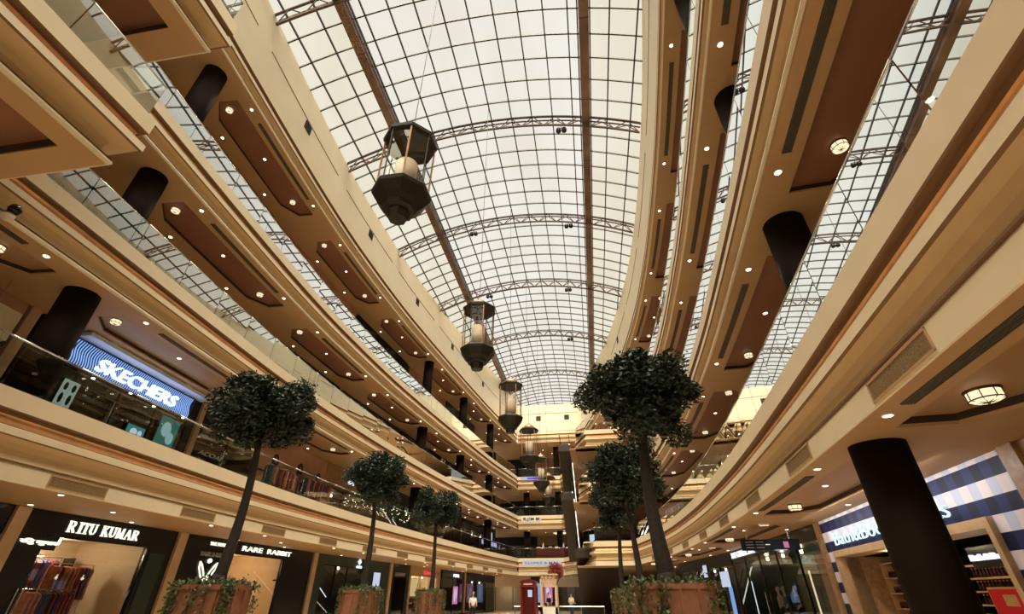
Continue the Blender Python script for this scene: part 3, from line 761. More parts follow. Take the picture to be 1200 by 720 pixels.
for k in range(2): screen(t, .8+2.2*k, 1.55, 1.7, 1.35, emi('panel_glow_%d' % k, (1, .72, .33), .9), ['left', 'right'][k]+' glowing cream wall panel in the shop with the red sign', y=1.45, nm='wall_display', motif=[(.5, .5, .12, .1)] if k == 0 else None)
sh = empty('display_shelf', 'low display shelf with dark red goods in the shop with the red sign', 'shelf', atlocal(t, .5, .4, 0), t.rotation_euler.z)
for k in range(3): MB().box(0, 2.2, 0, .4, .45*k+.2, .45*k+.24).build('shelf_board', wood, sh); g = MB(); [g.box(.05+.2*i, .2+.2*i, .05, .35, .45*k+.24, .45*k+.24+random.uniform(.15, .3)) for i in range(10)]; g.build('boxed_goods', red, sh)
MB().box(0, .04, 0, .4, 0, 1.4).box(2.16, 2.2, 0, .4, 0, 1.4).build('side_frame', black, sh)
t = shop('L', 48.9, 54.8, 1, 'black shopfront with white sign and pink poster right of the third tree', black, 3.1, bays_=2)
sign(t, 'FOREL', 2.9, 3.2, 1.6, .34, signw, 'short white sign on the black shopfront right of the third tree', bold=.01)
screen(t, 2.9, .9, 1.3, 1.5, screenp, 'pink and white lit poster in the black shopfront', motif=[(.35, .5, .15, .4), (.7, .6, .1, .3)], mm=screenw)
pilaster('L', 54.85, 55.1, 1, 'thin pale pilaster left of the window mannequins')
t = shop('L', 55.15, 64.8, 1, 'shop with beige light board at the far left end', blackm, 3.0, bays_=3, inner=shopdark, glow=14)
# ---- first gallery, left
t = shop('L', 9.9, 17.15, 2, 'black sports shoe store with long blue lit sign', black, 2.22, bays_=4, glow=0, door=True, gx=(.15, 7.0))
w = W_(t); LVs = atlocal(t, 0, 0, 0)
s_ = empty('shop_sign', 'long sign of wavy blue light lines with white letters on the first gallery', 'sign', atlocal(t, 1.15, -.10, 2.20), t.rotation_euler.z)
SWD = 5.75
MB().box(0, SWD, .0, .08, 0, .92).build('backing_board', mk('deep_blue', (.01, .02, .08), var=0), s_)
g = MB(); nlin = 62
for i in range(nlin):
    x = .08+i*(SWD-.2)/nlin; pts = []
    for k in range(9): z = .06+.8*k/8; pts.append((x+.05*math.sin(k/8*2*PI+.5+.4*math.sin(i*.25)), z))
    for a, b in zip(pts, pts[1:]): g.bar((a[0], -.01, a[1]), (b[0], -.01, b[1]), .034, .02)
g.build('light_lines', emi('blue_lines', (.24, .42, .85), 1.25), s_)
text('lettering', 'SKECHERS', emi('white_letters', (.80, .9, 1), 1.4), s_, (.95, -.10, .16), 3.75, .46, ext=.05, bold=.012, shear=.2)
MB().box(1.15, w-.1, -.55, -.02, 3.14, 3.27).build('soffit_glow_strip', mk('soffit_glow_tint', (.62, .70, .92), var=0), t)  # added strip, coloured like the sign's blue glow on the soffit
gl = bpy.data.lights.new('sign_glow', 'AREA'); gl.shape = 'RECTANGLE'; gl.size = 5.6; gl.size_y = .8; gl.energy = 12; gl.color = (.45, .62, 1)
go = bpy.data.objects.new('sign_glow', gl); C.objects.link(go); go.parent = s_; go.location = (2.9, -.14, .46); go.rotation_euler = (-PI/2, 0, 0)
screen(t, 1.5, .95, .55, .85, emi('green_lattice', (.30, .38, .32), .7), 'small arched lattice window lit pale green behind the nearest left column', y=-.05, nm='arched_window', motif=[(.25, .3, .12, .2), (.75, .3, .12, .2), (.25, .75, .12, .15), (.75, .75, .12, .15)])
screen(t, 5.6, .85, 1.0, 1.15, screeng, 'green and white lit poster below the right end of the blue sign', motif=[(.4, .6, .25, .25), (.7, .35, .2, .2)], mm=emi('poster_aqua', (.3, .50, .52), .8))
screen(t, 4.3, .8, .8, .45, emi('poster_teal', (.1, .4, .35), .5), 'small teal screen left of the green poster on the first gallery', motif=[(.4, .5, .2, .3), (.75, .5, .12, .25)], mm=screenw)
for i in range(5):
    b = MB().lathe([(0, -.03), (.05, -.03), (.055, .0), (0, .0)], 10).build('downlight', lampw); b.location = atlocal(t, .9+1.35*i, -.35+.2*(i % 2), 2.12); tag(b, 'tiny spotlight under the blue lit sign', 'downlight', 'spotlights under the blue sign')
pilaster('L', 17.2, 17.45, 2, 'tan pilaster right of the blue lit sign on the first gallery')
t = shop('L', 17.5, 21.4, 2, 'black shop with script sign on the first gallery behind the nearest tree', black, 2.5, bays_=2)
sign(t, 'ACOAI', .35, 1.15, 1.5, .22, mk('white_letters_matte', (.7, .72, .75), var=0), 'white script lettering on the black first gallery shop', shear=.25)
pwall = mk('rose_beige_wall', (.46, .25, .16), var=.12, scale=1.2)
t = shop('L', 21.45, 28.0, 2, 'rose beige shop wall with oval portraits on the first gallery', pwall, 1.5, bays_=3, inner=wood, glow=14, door=False)
for i, (x, z) in enumerate([(1.6, 2.05), (3.9, 2.1), (5.9, 1.95)]):
    o_ = empty('oval_portrait', '%s dark oval portrait on the rose beige wall' % ['left', 'middle', 'right'][i], 'portrait', atlocal(t, x, -.08, z), t.rotation_euler.z)
    g = MB(); g.add([(.26*math.cos(2*PI*k/24), 0, .42*math.sin(2*PI*k/24)) for k in range(24)]+[(.26*math.cos(2*PI*k/24), .04, .42*math.sin(2*PI*k/24)) for k in range(24)], [tuple(range(24))]+[(k, 24+k, 24+(k+1) % 24, (k+1) % 24) for k in range(24)]); g.build('canvas', hairm, o_)
    g = MB(); g.add([(.09*math.cos(2*PI*k/16), -.01, .08+.14*math.sin(2*PI*k/16)) for k in range(16)], [tuple(range(16))]); g.build('painted_face', skin, o_)
rack(t.location, t.rotation_euler.z, .4, -.6, 0, 20, 'long rack along the rose beige shop', 11, (0, 1, 3, 4, 6))
rack(t.location, t.rotation_euler.z, 3.4, -.8, 0, 20, 'second rack along the rose beige shop', 12, (0, 1, 3, 5, 2))
t = shop('L', 28.05, 37.0, 2, 'brown shop with small blue and white sign on the first gallery', wood, 1.9, bays_=4, glow=10)
sign(t, 'SCOUT T\nNOTE', 2.5, 2.45, 2.3, .62, signw, 'blue backed white sign beside the second tree crown', back=mk('sign_blue_board', (.02, .03, .14), var=0), bold=.02)
t = shop('L', 37.05, 47.0, 2, 'dark shop with green lit window on the first gallery', blackm, 2.4, bays_=4, glow=8, glowcol=(.3, 1, .6))
screen(t, 3.2, .4, 1.0, 1.6, screeng, 'green lit panel on the first gallery right of the third tree')
t = shop('L', 47.05, 56.0, 2, 'dark shop with purple lit sign on the first gallery', black, 2.4, bays_=4, glow=5, glowcol=(.5, .4, 1))
screen(t, 3.6, 2.1, 1.7, .5, signpurp, 'small purple lit sign on the first gallery')
t = shop('L', 56.05, 64.8, 2, 'dark restaurant front with long purple sign on the first gallery', black, 2.4, bays_=3, glow=5)
sign(t, 'FUNAMBULIST BAR', .6, 1.0, 5.2, .55, emi('lilac_letters', (.55, .5, 1), 1.3), 'long lilac lit sign at the far end of the first gallery', back=mk('indigo_board', (.03, .02, .16), var=0), bold=.02, y=-1.2)
screen(t, 5.6, 1.9, 1.6, .9, emi('pale_screen', (.6, .8, .95), .9), 'pale blue menu screen above the lilac sign')
# ---- generic upper shops
UPG = [('small white sign', signw), ('warm cream sign', signcream), ('blue sign', signblue)]
rr = random.Random(5)
UW = ['MODA', 'CASA', 'VELO', 'LUXE', 'NOVA', 'TERRA', 'AURA', 'OPTIK', 'SENSE', 'HAUS', 'ARIA', 'KIDS', 'ZEST', 'BLOOM']
for lv in (3, 4):
    for side in 'LR':
        k = 0
        for c in COLY[2:]:
            if c+9 > (64 if side == 'L' else 46): break
            sd_ = 'T' if (side == 'R' and lv == 4) else side; i = rr.randrange(3)
            t = shop(sd_, c+.2, c+9.2, lv, 'dark shopfront on the %s gallery at %s, %s to the viewer' % (LVN[lv-1], SN[side], ordn[k]), rr.choice([blackm, dgreen, wood, pwall]), 2.3, bays_=4, glow=8)
            k += 1
for i, (y0, y1) in enumerate([(9.6, 18.6), (18.8, 27.9), (28, 37), (37.2, 44.5)]):
    t = shop('R', y0, y1, 2, 'dark shopfront on the first gallery at right, %s to the viewer' % ordn[i], black if i else wood, 2.3, bays_=4, glow=8)
    if i == 3:
        s_ = sign(t, 'CHICCOS', .8, 1.75, 4.8, .55, signw, 'white lit sign on the first gallery at right above the curved fascia', bold=.01, y=-.12, back=black)
# ---- ground floor, right
chk = bpy.data.materials.new('gingham'); chk.use_nodes = True
n_ = chk.node_tree.nodes; l_ = chk.node_tree.links; b_ = n_['Principled BSDF']; b_.inputs['Roughness'].default_value = .5; b_.inputs['Specular IOR Level'].default_value = .15
tcn = n_.new('ShaderNodeTexCoord'); sp = n_.new('ShaderNodeSeparateXYZ'); l_.new(tcn.outputs['Object'], sp.inputs[0])
def mth(op, a, b=None):
    m = n_.new('ShaderNodeMath'); m.operation = op
    for i, v in enumerate((a, b)):
        if v is None: continue
        if isinstance(v, (int, float)): m.inputs[i].default_value = v
        else: l_.new(v, m.inputs[i])
    return m.outputs[0]
stripe = mth('GREATER_THAN', mth('FRACT', mth('MULTIPLY', mth('ADD', sp.outputs['Z'], -.16), 1/.58)), .5)     # 1 = navy row
vst = mth('GREATER_THAN', mth('FRACT', mth('MULTIPLY', sp.outputs['X'], 1/.58)), .5)
def mixc(f, a, b):
    m = n_.new('ShaderNodeMix'); m.data_type = 'RGBA'; l_.new(f, m.inputs['Factor'])
    for s, v in (('A', a), ('B', b)):
        if isinstance(v, tuple): m.inputs[s].default_value = (*v, 1)
        else: l_.new(v, m.inputs[s])
    return m.outputs['Result']
l_.new(mixc(stripe, mixc(vst, (.80, .74, .78), (.56, .63, .80)), mixc(vst, (.010, .016, .045), (.018, .030, .12))), b_.inputs['Base Color'])
y0, y1 = 9.75, 19.25
p, rz, w = wloc('R', y0, y1, 0); H = 3.73
t = empty('shopfront', 'navy and white gingham shopfront with wooden portal at lower right', 'shopfront', p, rz)
xa, xb = w-(18.5-y0)/(y1-y0)*w, w-(10.75-y0)/(y1-y0)*w
MB().box(0, xa, -.05, .1, 0, H).box(xb, w, -.05, .1, 0, H).box(xa, xb, -.05, .1, 2.72, H).build('gingham_panel', chk, t)
MB().box(xa-.02, xb+.02, -.16, .5, 2.58, 2.76).box(xa-.02, xa+.12, -.16, .5, 0, 2.6).box(xb-.12, xb+.02, -.16, .5, 0, 2.6).build('portal_frame', mk('portal_wood', (.50, .33, .17), rough=.4, var=.12, scale=5), t)
MB().box(xa+.08, xa+.12, .1, 1.5, 0, 2.58).box(xa+.12, xa+.135, .5, .52, 0, 2.58).build('wood_panel', wood, t)
MB().box(xa+.12, xb, 2.4, 2.45, 0, H).box(xb, xb+.05, .1, 2.4, 0, H).box(xa+.12, xa+1.5, 1.5, 1.54, 0, H).box(xa+.12, xb, .1, 2.4, 2.7, 2.74).build('interior_wall', black, t)
sign(t, 'Bath&Body Works', w-(18.15-y0)/(y1-y0)*w, 2.78, 6.5, .60, emi('halo_letters', (.75, .93, 1), 1.15), 'large white lit sign on the gingham shopfront', bold=-.012, y=-.12, ext=.02)
s_ = sign(t, 'Bath & Body Works', xb-2.35, 2.12, 1.9, .19, signw, 'small white sign hanging inside the wooden portal', bold=.02, y=.6)
MB().box(-.1, 1.7, .03, .06, -.1, .3).build('backing_board', black, s_)
bot = mk('dark_bottle', (.05, .02, .02), rough=.25, var=.4, scale=20); goldm = mk('shelf_wood_lit', (.62, .38, .2), var=.05)
def bottle_shelf(x, y, lab, n, rows, z0, wd, prefix, ph=.30):
    t2 = empty('display_shelf', lab, 'shelf', atlocal(t, x, y, z0), rz)
    for k in range(rows+1): MB().box(0, wd, 0, .3, k*ph, k*ph+.035).build('shelf_board', goldm, t2)
    MB().box(-.04, 0, -.02, .32, -.3, rows*ph+.035).box(wd, wd+.04, -.02, .32, -.3, rows*ph+.035).build('side_frame', goldm if rows > 3 else black, t2)
    MB().box(0, wd, .30, .33, 0, rows*ph).build('back_board', black, t2)
    for k in range(rows):
        for i in range(n):
            q = atlocal(t, x+.06+i*(wd-.12)/(n-1), y+.12, z0+k*ph+.035)
            if not BP: 
                b = empty('bottle', '', 'bottle', q, rz); MB().lathe([(.03, 0), (.032, .12), (.015, .15), (.015, .17)], 10).build('body', bot, b, True); MB().lathe([(.018, .17), (.018, .20)], 10).build('cap', goldm, b); BP.append(b)
            else: b = copy_tree(BP[0], q, rz)
            b['label'] = 'small dark bottle with pale cap on the %s' % prefix; b['group'] = 'bottles on the '+prefix
BP = []
bottle_shelf(xa+.22, 1.0, 'pale wooden bottle shelf seen left of the big right column', 13, 5, .40, 1.6, 'shelf left of the big column', .39)
bottle_shelf(xb-3.7, 1.1, 'dark bottle shelf below the small inner sign', 17, 3, 1.32, 2.2, 'shelf below the inner sign', .26)
for i, (x, z, w_, h_) in enumerate([(xb-2.9, .62, 1.35, 1.02), (xb-3.75, .1, .7, 1.05)]):
    s_ = empty('display_poster', 'red display poster with gold frame in the wooden portal, %s one' % ['larger right', 'smaller left'][i], 'poster', atlocal(t, x, .95-.1*i, z), rz)
    MB().box(-.04, w_+.04, 0, .04, -.04, h_+.04).build('frame', gold, s_); MB().box(0, w_, -.012, 0, 0, h_).build('picture', emi('poster_red%d' % i, (.35, .015, .012), .8), s_)
    MB().box(w_*.2, w_*.8, -.018, -.012, h_*.3, h_*.36).box(w_*.15, w_*.85, -.018, -.012, h_*.2, h_*.24).box(w_*.3, w_*.6, -.018, -.012, h_*.7, h_*.9).build('picture_figure', gold, s_)
for k in range(2):
    x = xa+2.6+2.6*k; g = bpy.data.lights.new('shop_lamp', 'POINT'); g.energy = 14; g.color = (1, .75, .5); q = bpy.data.objects.new('shop_lamp', g); C.objects.link(q); q.parent = t; q.location = (x, .35, 2.5)
gl = bpy.data.lights.new('facade_light', 'AREA'); gl.shape = 'RECTANGLE'; gl.size = 9; gl.size_y = .1; gl.energy = 85; gl.color = (1, .96, .93)
go = bpy.data.objects.new('facade_light', gl); C.objects.link(go); go.parent = t; go.location = (w/2, -.95, 3.70); go.rotation_euler = (math.radians(25), 0, 0)
pilaster('R', 19.3, 19.62, 1, 'wooden pilaster left of the gingham shopfront', wood)
pilaster('R', 9.3, 9.7, 1, 'wooden pilaster at the right edge beside the gingham wall', wood)
t = shop('R', 3, 9.28, 1, 'brown shopfront at the right edge of the view', wood, 3.1, bays_=3)
t = shop('R', 19.65, 31.9, 1, 'black glazed store with white capital sign on the ground floor at right', black, 3.3, bays_=5, glow=10, inner=dgreen)
sign(t, 'THE COLLECTIVE', .2, 3.36, 4.6, .34, signw, 'white capital letter sign on the black store at right', bold=.0)
l = MB().box(0, .05, 0, .05, 0, 2.2).build('light_tube', lampdrum); l.location = atlocal(t, 9.2, .5, .2); l.rotation_euler = (0, 0, t.rotation_euler.z); tag(l, 'upright warm light line inside the black store at right', 'light tube')
l = MB().box(0, .04, 0, .04, 0, 1.8).build('light_tube', signw); l.location = atlocal(t, 2.0, .2, .4); l.rotation_euler = (0, 0, t.rotation_euler.z); tag(l, 'upright white light line left in the black store', 'light tube')
MB().box(9.6, 10.8, .8, 1.0, 0, 3.0).build('wood_partition', pwall, t)
t = shop('R', 32.0, 43.0, 1, 'dark shopfront with lit screens behind the right hand planter', blackm, 3.1, bays_=5, glow=8)
for i, (x, z, a, b, m) in enumerate([(9.2, 2.0, 1.5, .8, screenw), (6.1, 2.6, .8, .7, screenw), (3.9, 1.9, 1.0, .7, screenb), (10.2, .4, .6, 1.6, screenb)]):
    screen(t, x, z, a, b, m, ['wide white lit screen on the right dark shopfront', 'small square white screen beside the tall trunk', 'small blue screen behind the trees', 'narrow blue poster beside the right planter'][i], y=-.1)
hb = empty('hanging_sign', 'black directory board hung from the right soffit', 'sign', (5.4, 20, 2.93), 0)
MB().box(0, 2.0, 0, .12, 0, .36).build('board', black, hb)
MB().tube((.25, .06, .36), (.25, .06, .98), .012, 6).tube((1.7, .06, .36), (1.7, .06, .98), .012, 6).build('hanger_rod', chrome, hb)
MB().box(1.05, 1.45, -.008, 0, .08, .28).build('white_field', screenw, hb); MB().box(1.45, 1.62, -.008, 0, .08, .28).build('pink_field', screenp, hb)
MB().lathe([(.08, 0), (.08, .01)], 16).build('round_symbol', signcream, hb).location = (.9, -.01, .18); hb.children[-1].rotation_euler = (PI/2, 0, 0)
g = MB(); [g.box(.15+.35*(k % 2), .42+.35*(k % 2), -.006, 0, .08+.09*(k//2), .11+.09*(k//2)) for k in range(6)]; g.build('direction_lines', mk('grey_print', (.4, .4, .5), var=0), hb)

# ------------------------------------------------------------------ far end
def farshop(x0, x1, y, z, H, lab, hdr, inner=None, glow=0, gm=None, hz=2.6):
    t = empty('shopfront', lab, 'shopfront', (x0, y, z), 0); w = x1-x0
    MB().box(0, w, -.04, .1, hz, H).build('header_panel', hdr, t)
    MB().box(0, w, 2.5, 2.55, 0, H).box(-.03, 0, 0, 2.5, 0, H).box(w, w+.03, 0, 2.5, 0, H).build('interior_wall', inner or shopdark, t)
    f = MB(); [f.box(w*i/3-.03 if i else 0, w*i/3+.03 if i < 3 else w, -.02, .05, 0, hz) for i in range(4)]; f.build('window_frame', gm or black, t)
    for i in range(3): MB().box(w*i/3+.03, w*(i+1)/3-.03, .01, .017, 0, hz).build('window_pane', shop_glass, t)
    if glow:
        g = bpy.data.lights.new('shop_lamp', 'POINT'); g.energy = glow; g.color = (1, .85, .65); q = bpy.data.objects.new('shop_lamp', g); C.objects.link(q); q.parent = t; q.location = (w/2, 1.2, hz-.3)
    return t
farshop(-15.5, -8.6, 70, 0, 3.74, 'beige lit shop on the ground floor at the far end', beige, beige, 25)
t = farshop(-8.5, -5.2, 70, 0, 3.74, 'dark shop with blue and pink posters at the far end', dgreen, None, 20)
screen(t, .3, .9, .9, 2.1, screenb, 'blue lit poster left of the red telephone booth', motif=[(.5, .5, .18, .4)], mm=screenw)
screen(t, 1.8, .9, 1.0, 2.1, screenp, 'pink floral poster left of the red telephone booth', motif=[(.4, .6, .2, .2), (.6, .3, .2, .15)], mm=screenw)
t = farshop(-5.1, -1.5, 70, 0, 3.74, 'white doorway shop at the far end right of the kiosk', whitep, shopdark, 40)
farshop(-1.4, 9, 70, 0, 3.74, 'dark shopfront behind the escalators', black, None, 8)
for lv, T in ((1, 5.6), (2, 10.5), (3, 15.4)):
    H = SOF[lv+1]-T
    farshop(-14.5, -8.0, 74, T, H, 'dark shopfront at the left of the far %s gallery' % LVN[lv], blackm, None, 25, hz=2.2)
    farshop(-7.9, -2, 74, T, H, 'dark shopfront at the middle of the far %s gallery' % LVN[lv], [wood, dgreen, wood][lv-1], None, 30, hz=2.2)
rs = [((-8.2, 66.5), (-6.2, 69), (-3.6, 67.2), (-5, 71))]
for lv in (2, 3, 4):
    for i, (x, y) in enumerate(rs[0]): put(dlp, first, (x, y, SOF[lv]), 0, 'small round downlight in the far soffit over the %s gallery' % LVN[lv-1], 'downlights in the far soffit over the %s gallery' % LVN[lv-1]); lampat((x, y, SOF[lv]-.06))
for i, (x, y) in enumerate([(-8.5, 67), (-5.5, 67), (-3, 67), (1, 49), (4, 50), (7, 48), (1, 60), (-12, 68)]): put(dlp, first, (x, y, SOF[1]), 0, 'small round downlight in the far ground floor ceiling', 'downlights in the far ground floor ceiling'); lampat((x, y, SOF[1]-.06))
o_ = MB().lathe([(0, -.1), (1.0, -.1), (1.1, -.02), (1.12, 0)], 32).build('ceiling_light', lampdrum); o_.location = (-3.6, 69.5, 8.9); o_.scale = (1.5, .6, 1); tag(o_, 'wide oval glowing ceiling light at the far first gallery', 'ceiling light')
# red counter with tableware, fascia signs
rc = empty('bar_counter', 'dark red fluted counter behind the railing at the far first gallery', 'counter', (-7.2, 65.6, 5.6), 0)
g = MB(); n = 40
for i in range(n): a = i*4.1/n; g.box(a, a+.075, -.03*(i % 2), .6, 0, 1.15)
g.build('fluted_front', red, rc); MB().box(-.05, 4.15, -.1, .65, 1.15, 1.2).build('counter_top', mk('pink_stone', (.5, .3, .26), var=.1), rc)
for i, x in enumerate((-6.9, -6.3, -5.4, -4.6, -3.7)):
    o_ = MB().lathe([(.10, 0), (.13, .1), (.12, .28), (.05, .38), (.06, .55)] if i in (1, 4) else [(.18, 0), (.26, .08), (.2, .12), (0, .13)], 14).build('vase' if i in (1, 4) else 'serving_dish', whitep, None, True); o_.location = (x, 65.85, 6.8)
    tag(o_, ['flat white dish at the left end of the red counter', 'tall white vase at the left of the red counter', 'white dish in the middle of the red counter', 'white dish right of middle on the red counter', 'tall white vase at the right end of the red counter'][i], 'vase' if i in (1, 4) else 'dish')
def fsign(body, x, z, w, h, m, lab, back=None, bw=None):
    s = empty('fascia_sign', lab, 'sign', (x, 64.9, z), 0)
    if back: MB().box(-.3, (bw or w)+.3, .02, .09, -.14, h+.14).build('backing_board', back, s)
    text('lettering', body, m, s, (0, 0, 0), w, h, ext=.03, bold=.01)
fsign('K.JIM BI', -8.7, 9.86, 2.1, .40, black, 'black letters on the pale second fascia at the far end', whitep, 2.0)
fsign('S.LOPEZ & M.N.', -8.6, 4.95, 4.2, .24, mk('blue_print', (.05, .10, .3), var=0), 'white banner with dark blue print on the lowest far fascia', emi('banner_white', (.75, .78, .85), .7), 4.3)
s_ = empty('fascia_sign', 'white banner with purple blot on the third fascia at the far end', 'sign', (-9.0, 64.9, 14.95), 0)
MB().box(0, 3.4, 0, .08, 0, .42).build('backing_board', emi('banner_pale', (.7, .72, .95), .7), s_); MB().box(.9, 2.4, -.03, 0, .08, .34).build('lettering', signpurp, s_)

# ------------------------------------------------------------------ escalators
def escalator(x0, x1, yb, zb, yt, zt, lab):
    t = empty('escalator', lab, 'escalator', (x0, yb, zb), 0)
    L = yb-yt; h = zt-zb; w = x1-x0
    def prism(xa, xb, dz0, dz1, name, m, ext=.8):
        pts = [(0, dz0), (ext, dz0), (0, dz0), (0, 0)]
        v = []; 
        for x in (xa, xb):
            v += [(x, ext, dz0), (x, 0, dz0), (x, -L, h+dz0), (x, -L-ext, h+dz0), (x, -L-ext, h+dz1), (x, -L, h+dz1), (x, 0, dz1), (x, ext, dz1)]
        f = [(0, 1, 6, 7), (1, 2, 5, 6), (2, 3, 4, 5)]
        fs = f+[tuple(8+i for i in q[::-1]) for q in f]+[(i, (i+1) % 8, 8+(i+1) % 8, 8+i) for i in range(8)]
        return MB().add(v, fs).build(name, m, t)
    prism(0, w, -.75, -.12, 'truss_casing', mk('escalator_cladding', (.03, .018, .013), rough=.45, var=.1))
    prism(.25, w-.25, -.12, .02, 'step_band', mk('escalator_steps', (.1, .1, .1), rough=.4, metal=.5, var=.3, scale=30))
    for x in (.12, w-.14):
        prism(x, x+.015, 0, .92, 'balustrade_glass', shop_glass); prism(x-.03, x+.045, .92, 1.0, 'handrail', black)
        if x > .5: prism(x, x+.05, -.05, .03, 'skirt_light', strip)
    for x in (w,): prism(x, x+.05, -.80, -.66, 'edge_light', strip)
    return t
escalator(-1.62, 2.3, 57, .3, 47.2, 5.2, 'wide dark escalator pair rising from the ground floor to the first gallery')
escalator(-2.75, -1.5, 59, 5.6, 49.8, 10.4, 'dark escalator with light strips rising from the first to the second gallery')
escalator(-2.75, -1.5, 59, 10.5, 50.2, 15.3, 'dark escalator with light strips rising from the second to the third gallery')

# ------------------------------------------------------------------ hanging lanterns
def octa(mb, prof, c=(0, 0, 0), n=8, mi=0): return mb.lathe([(r_*.9, z_) for r_, z_ in prof], n, c, mi, PI/8)
def make_lantern():
    t = empty('hanging_lantern', '', 'lantern')
    g = MB(); octa(g, [(0, -1.0), (.26, -.98), (.32, -.84), (.33, -.74), (.46, -.70), (.50, -.60), (.62, -.50), (.83, -.22), (.86, -.12), (.80, -.05), (.72, 0), (0, 0)]); g.build('bowl', bronzeb, t)
    g = MB(); octa(g, [(0, 1.86), (.44, 1.87), (.69, 1.84), (.83, 1.84), (.85, 1.93), (.68, 2.08), (.48, 2.14)]); g.build('canopy', bronzeb, t)
    g = MB(); octa(g, [(.48, 2.14), (.42, 2.24), (.30, 2.34), (.13, 2.42), (.05, 2.54), (.0, 2.55)], n=16); g.build('cap', coppercap, t)
    MB().lathe([(.30, .04), (.30, 1.02), (.28, 1.04), (0, 1.04)], 28).build('shade', shade, t, True)
    for i in range(8):
        a = 2*PI*i/8+PI/8; MB().tube((.67*math.cos(a), .67*math.sin(a), -.05), (.69*math.cos(a), .69*math.sin(a), 1.88), .018 if i % 2 else .026, 6).build('rod', bronzeb if i % 2 else coppercap, t)
    for i in range(8):
        a, b = 2*PI*i/8+PI/8, 2*PI*(i+1)/8+PI/8
        MB().add([(.65*math.cos(a), .65*math.sin(a), 0), (.65*math.cos(b), .65*math.sin(b), 0), (.66*math.cos(b), .66*math.sin(b), 1.86), (.66*math.cos(a), .66*math.sin(a), 1.86)], [(0, 1, 2, 3)]).build('glass_pane', lant_glass, t)
    MB().tube((0, 0, 2.5), (0, 0, 16.95), .014, 6).build('cable', mull, t)
    return t
lp = None
for i, y in enumerate((8.0, 17.1, 26, 35, 44, 52)):
    lab = 'octagonal bronze hanging lantern with fabric shade, %s to the viewer' % ordn[i]
    if lp is None: lp = make_lantern(); lp.location = (-4.18, y, 10.5); lp['label'] = lab; lp['group'] = 'bronze lanterns hung along the atrium'
    else: copy_tree(lp, (-4.18, y, 10.5), .12*i, lab, 'bronze lanterns hung along the atrium')

# ------------------------------------------------------------------ trees in planters
def leaf_cloud(n, R, seed, rz=.9, size=.085, hollow=.55):
    r = random.Random(seed); nr = np.random.default_rng(seed); mb = MB()
    lobes = []
    for i in range(70):
        d = Vector((r.gauss(0, 1), r.gauss(0, 1), r.gauss(0, 1))).normalized(); k = r.uniform(.35, .88)
        lobes.append((Vector((d.x*R*k, d.y*R*k, d.z*R*rz*k)), r.uniform(.14, .30)*R))
    for i in range(n):
        c, lr = lobes[r.randrange(len(lobes))]
        d = Vector((r.gauss(0, 1), r.gauss(0, 1), r.gauss(0, 1))).normalized(); q = c+d*lr*(r.random()**.35)*(r.uniform(1.05, 1.35) if r.random() < .12 else 1)
        u = Vector((r.gauss(0, 1), r.gauss(0, 1), r.gauss(0, .6))).normalized(); v = u.cross(Vector((r.gauss(0, 1), r.gauss(0, 1), r.gauss(0, 1)))).normalized()
        s = size*r.uniform(.7, 1.3)
        mb.add([q-u*s, q+v*s*.42, q+u*s, q-v*s*.42], [(0, 1, 2, 3)])
    return mb, lobes
TREES = [(-8.95, 11.5, 'tree1'), (-9.35, 20.5, 'tree2'), (-9.05, 28.7, 'tree3'), (1.55, 12, 'tree4'), (1.6, 21, 'tree5'), (1.45, 28.7, 'tree6')]
TLAB = ['nearest dark clipped tree on the left', 'second dark clipped tree on the left', 'third and farthest dark clipped tree on the left', 'tallest dark clipped tree nearest at right', 'dark clipped tree right of centre behind the tall one', 'farthest dark clipped tree at right, lowest in the picture']
crowns = [leaf_cloud(26000, 1.42, 3, size=.062), leaf_cloud(26000, 1.46, 9, size=.062)]
cm = None; crown_mesh = []
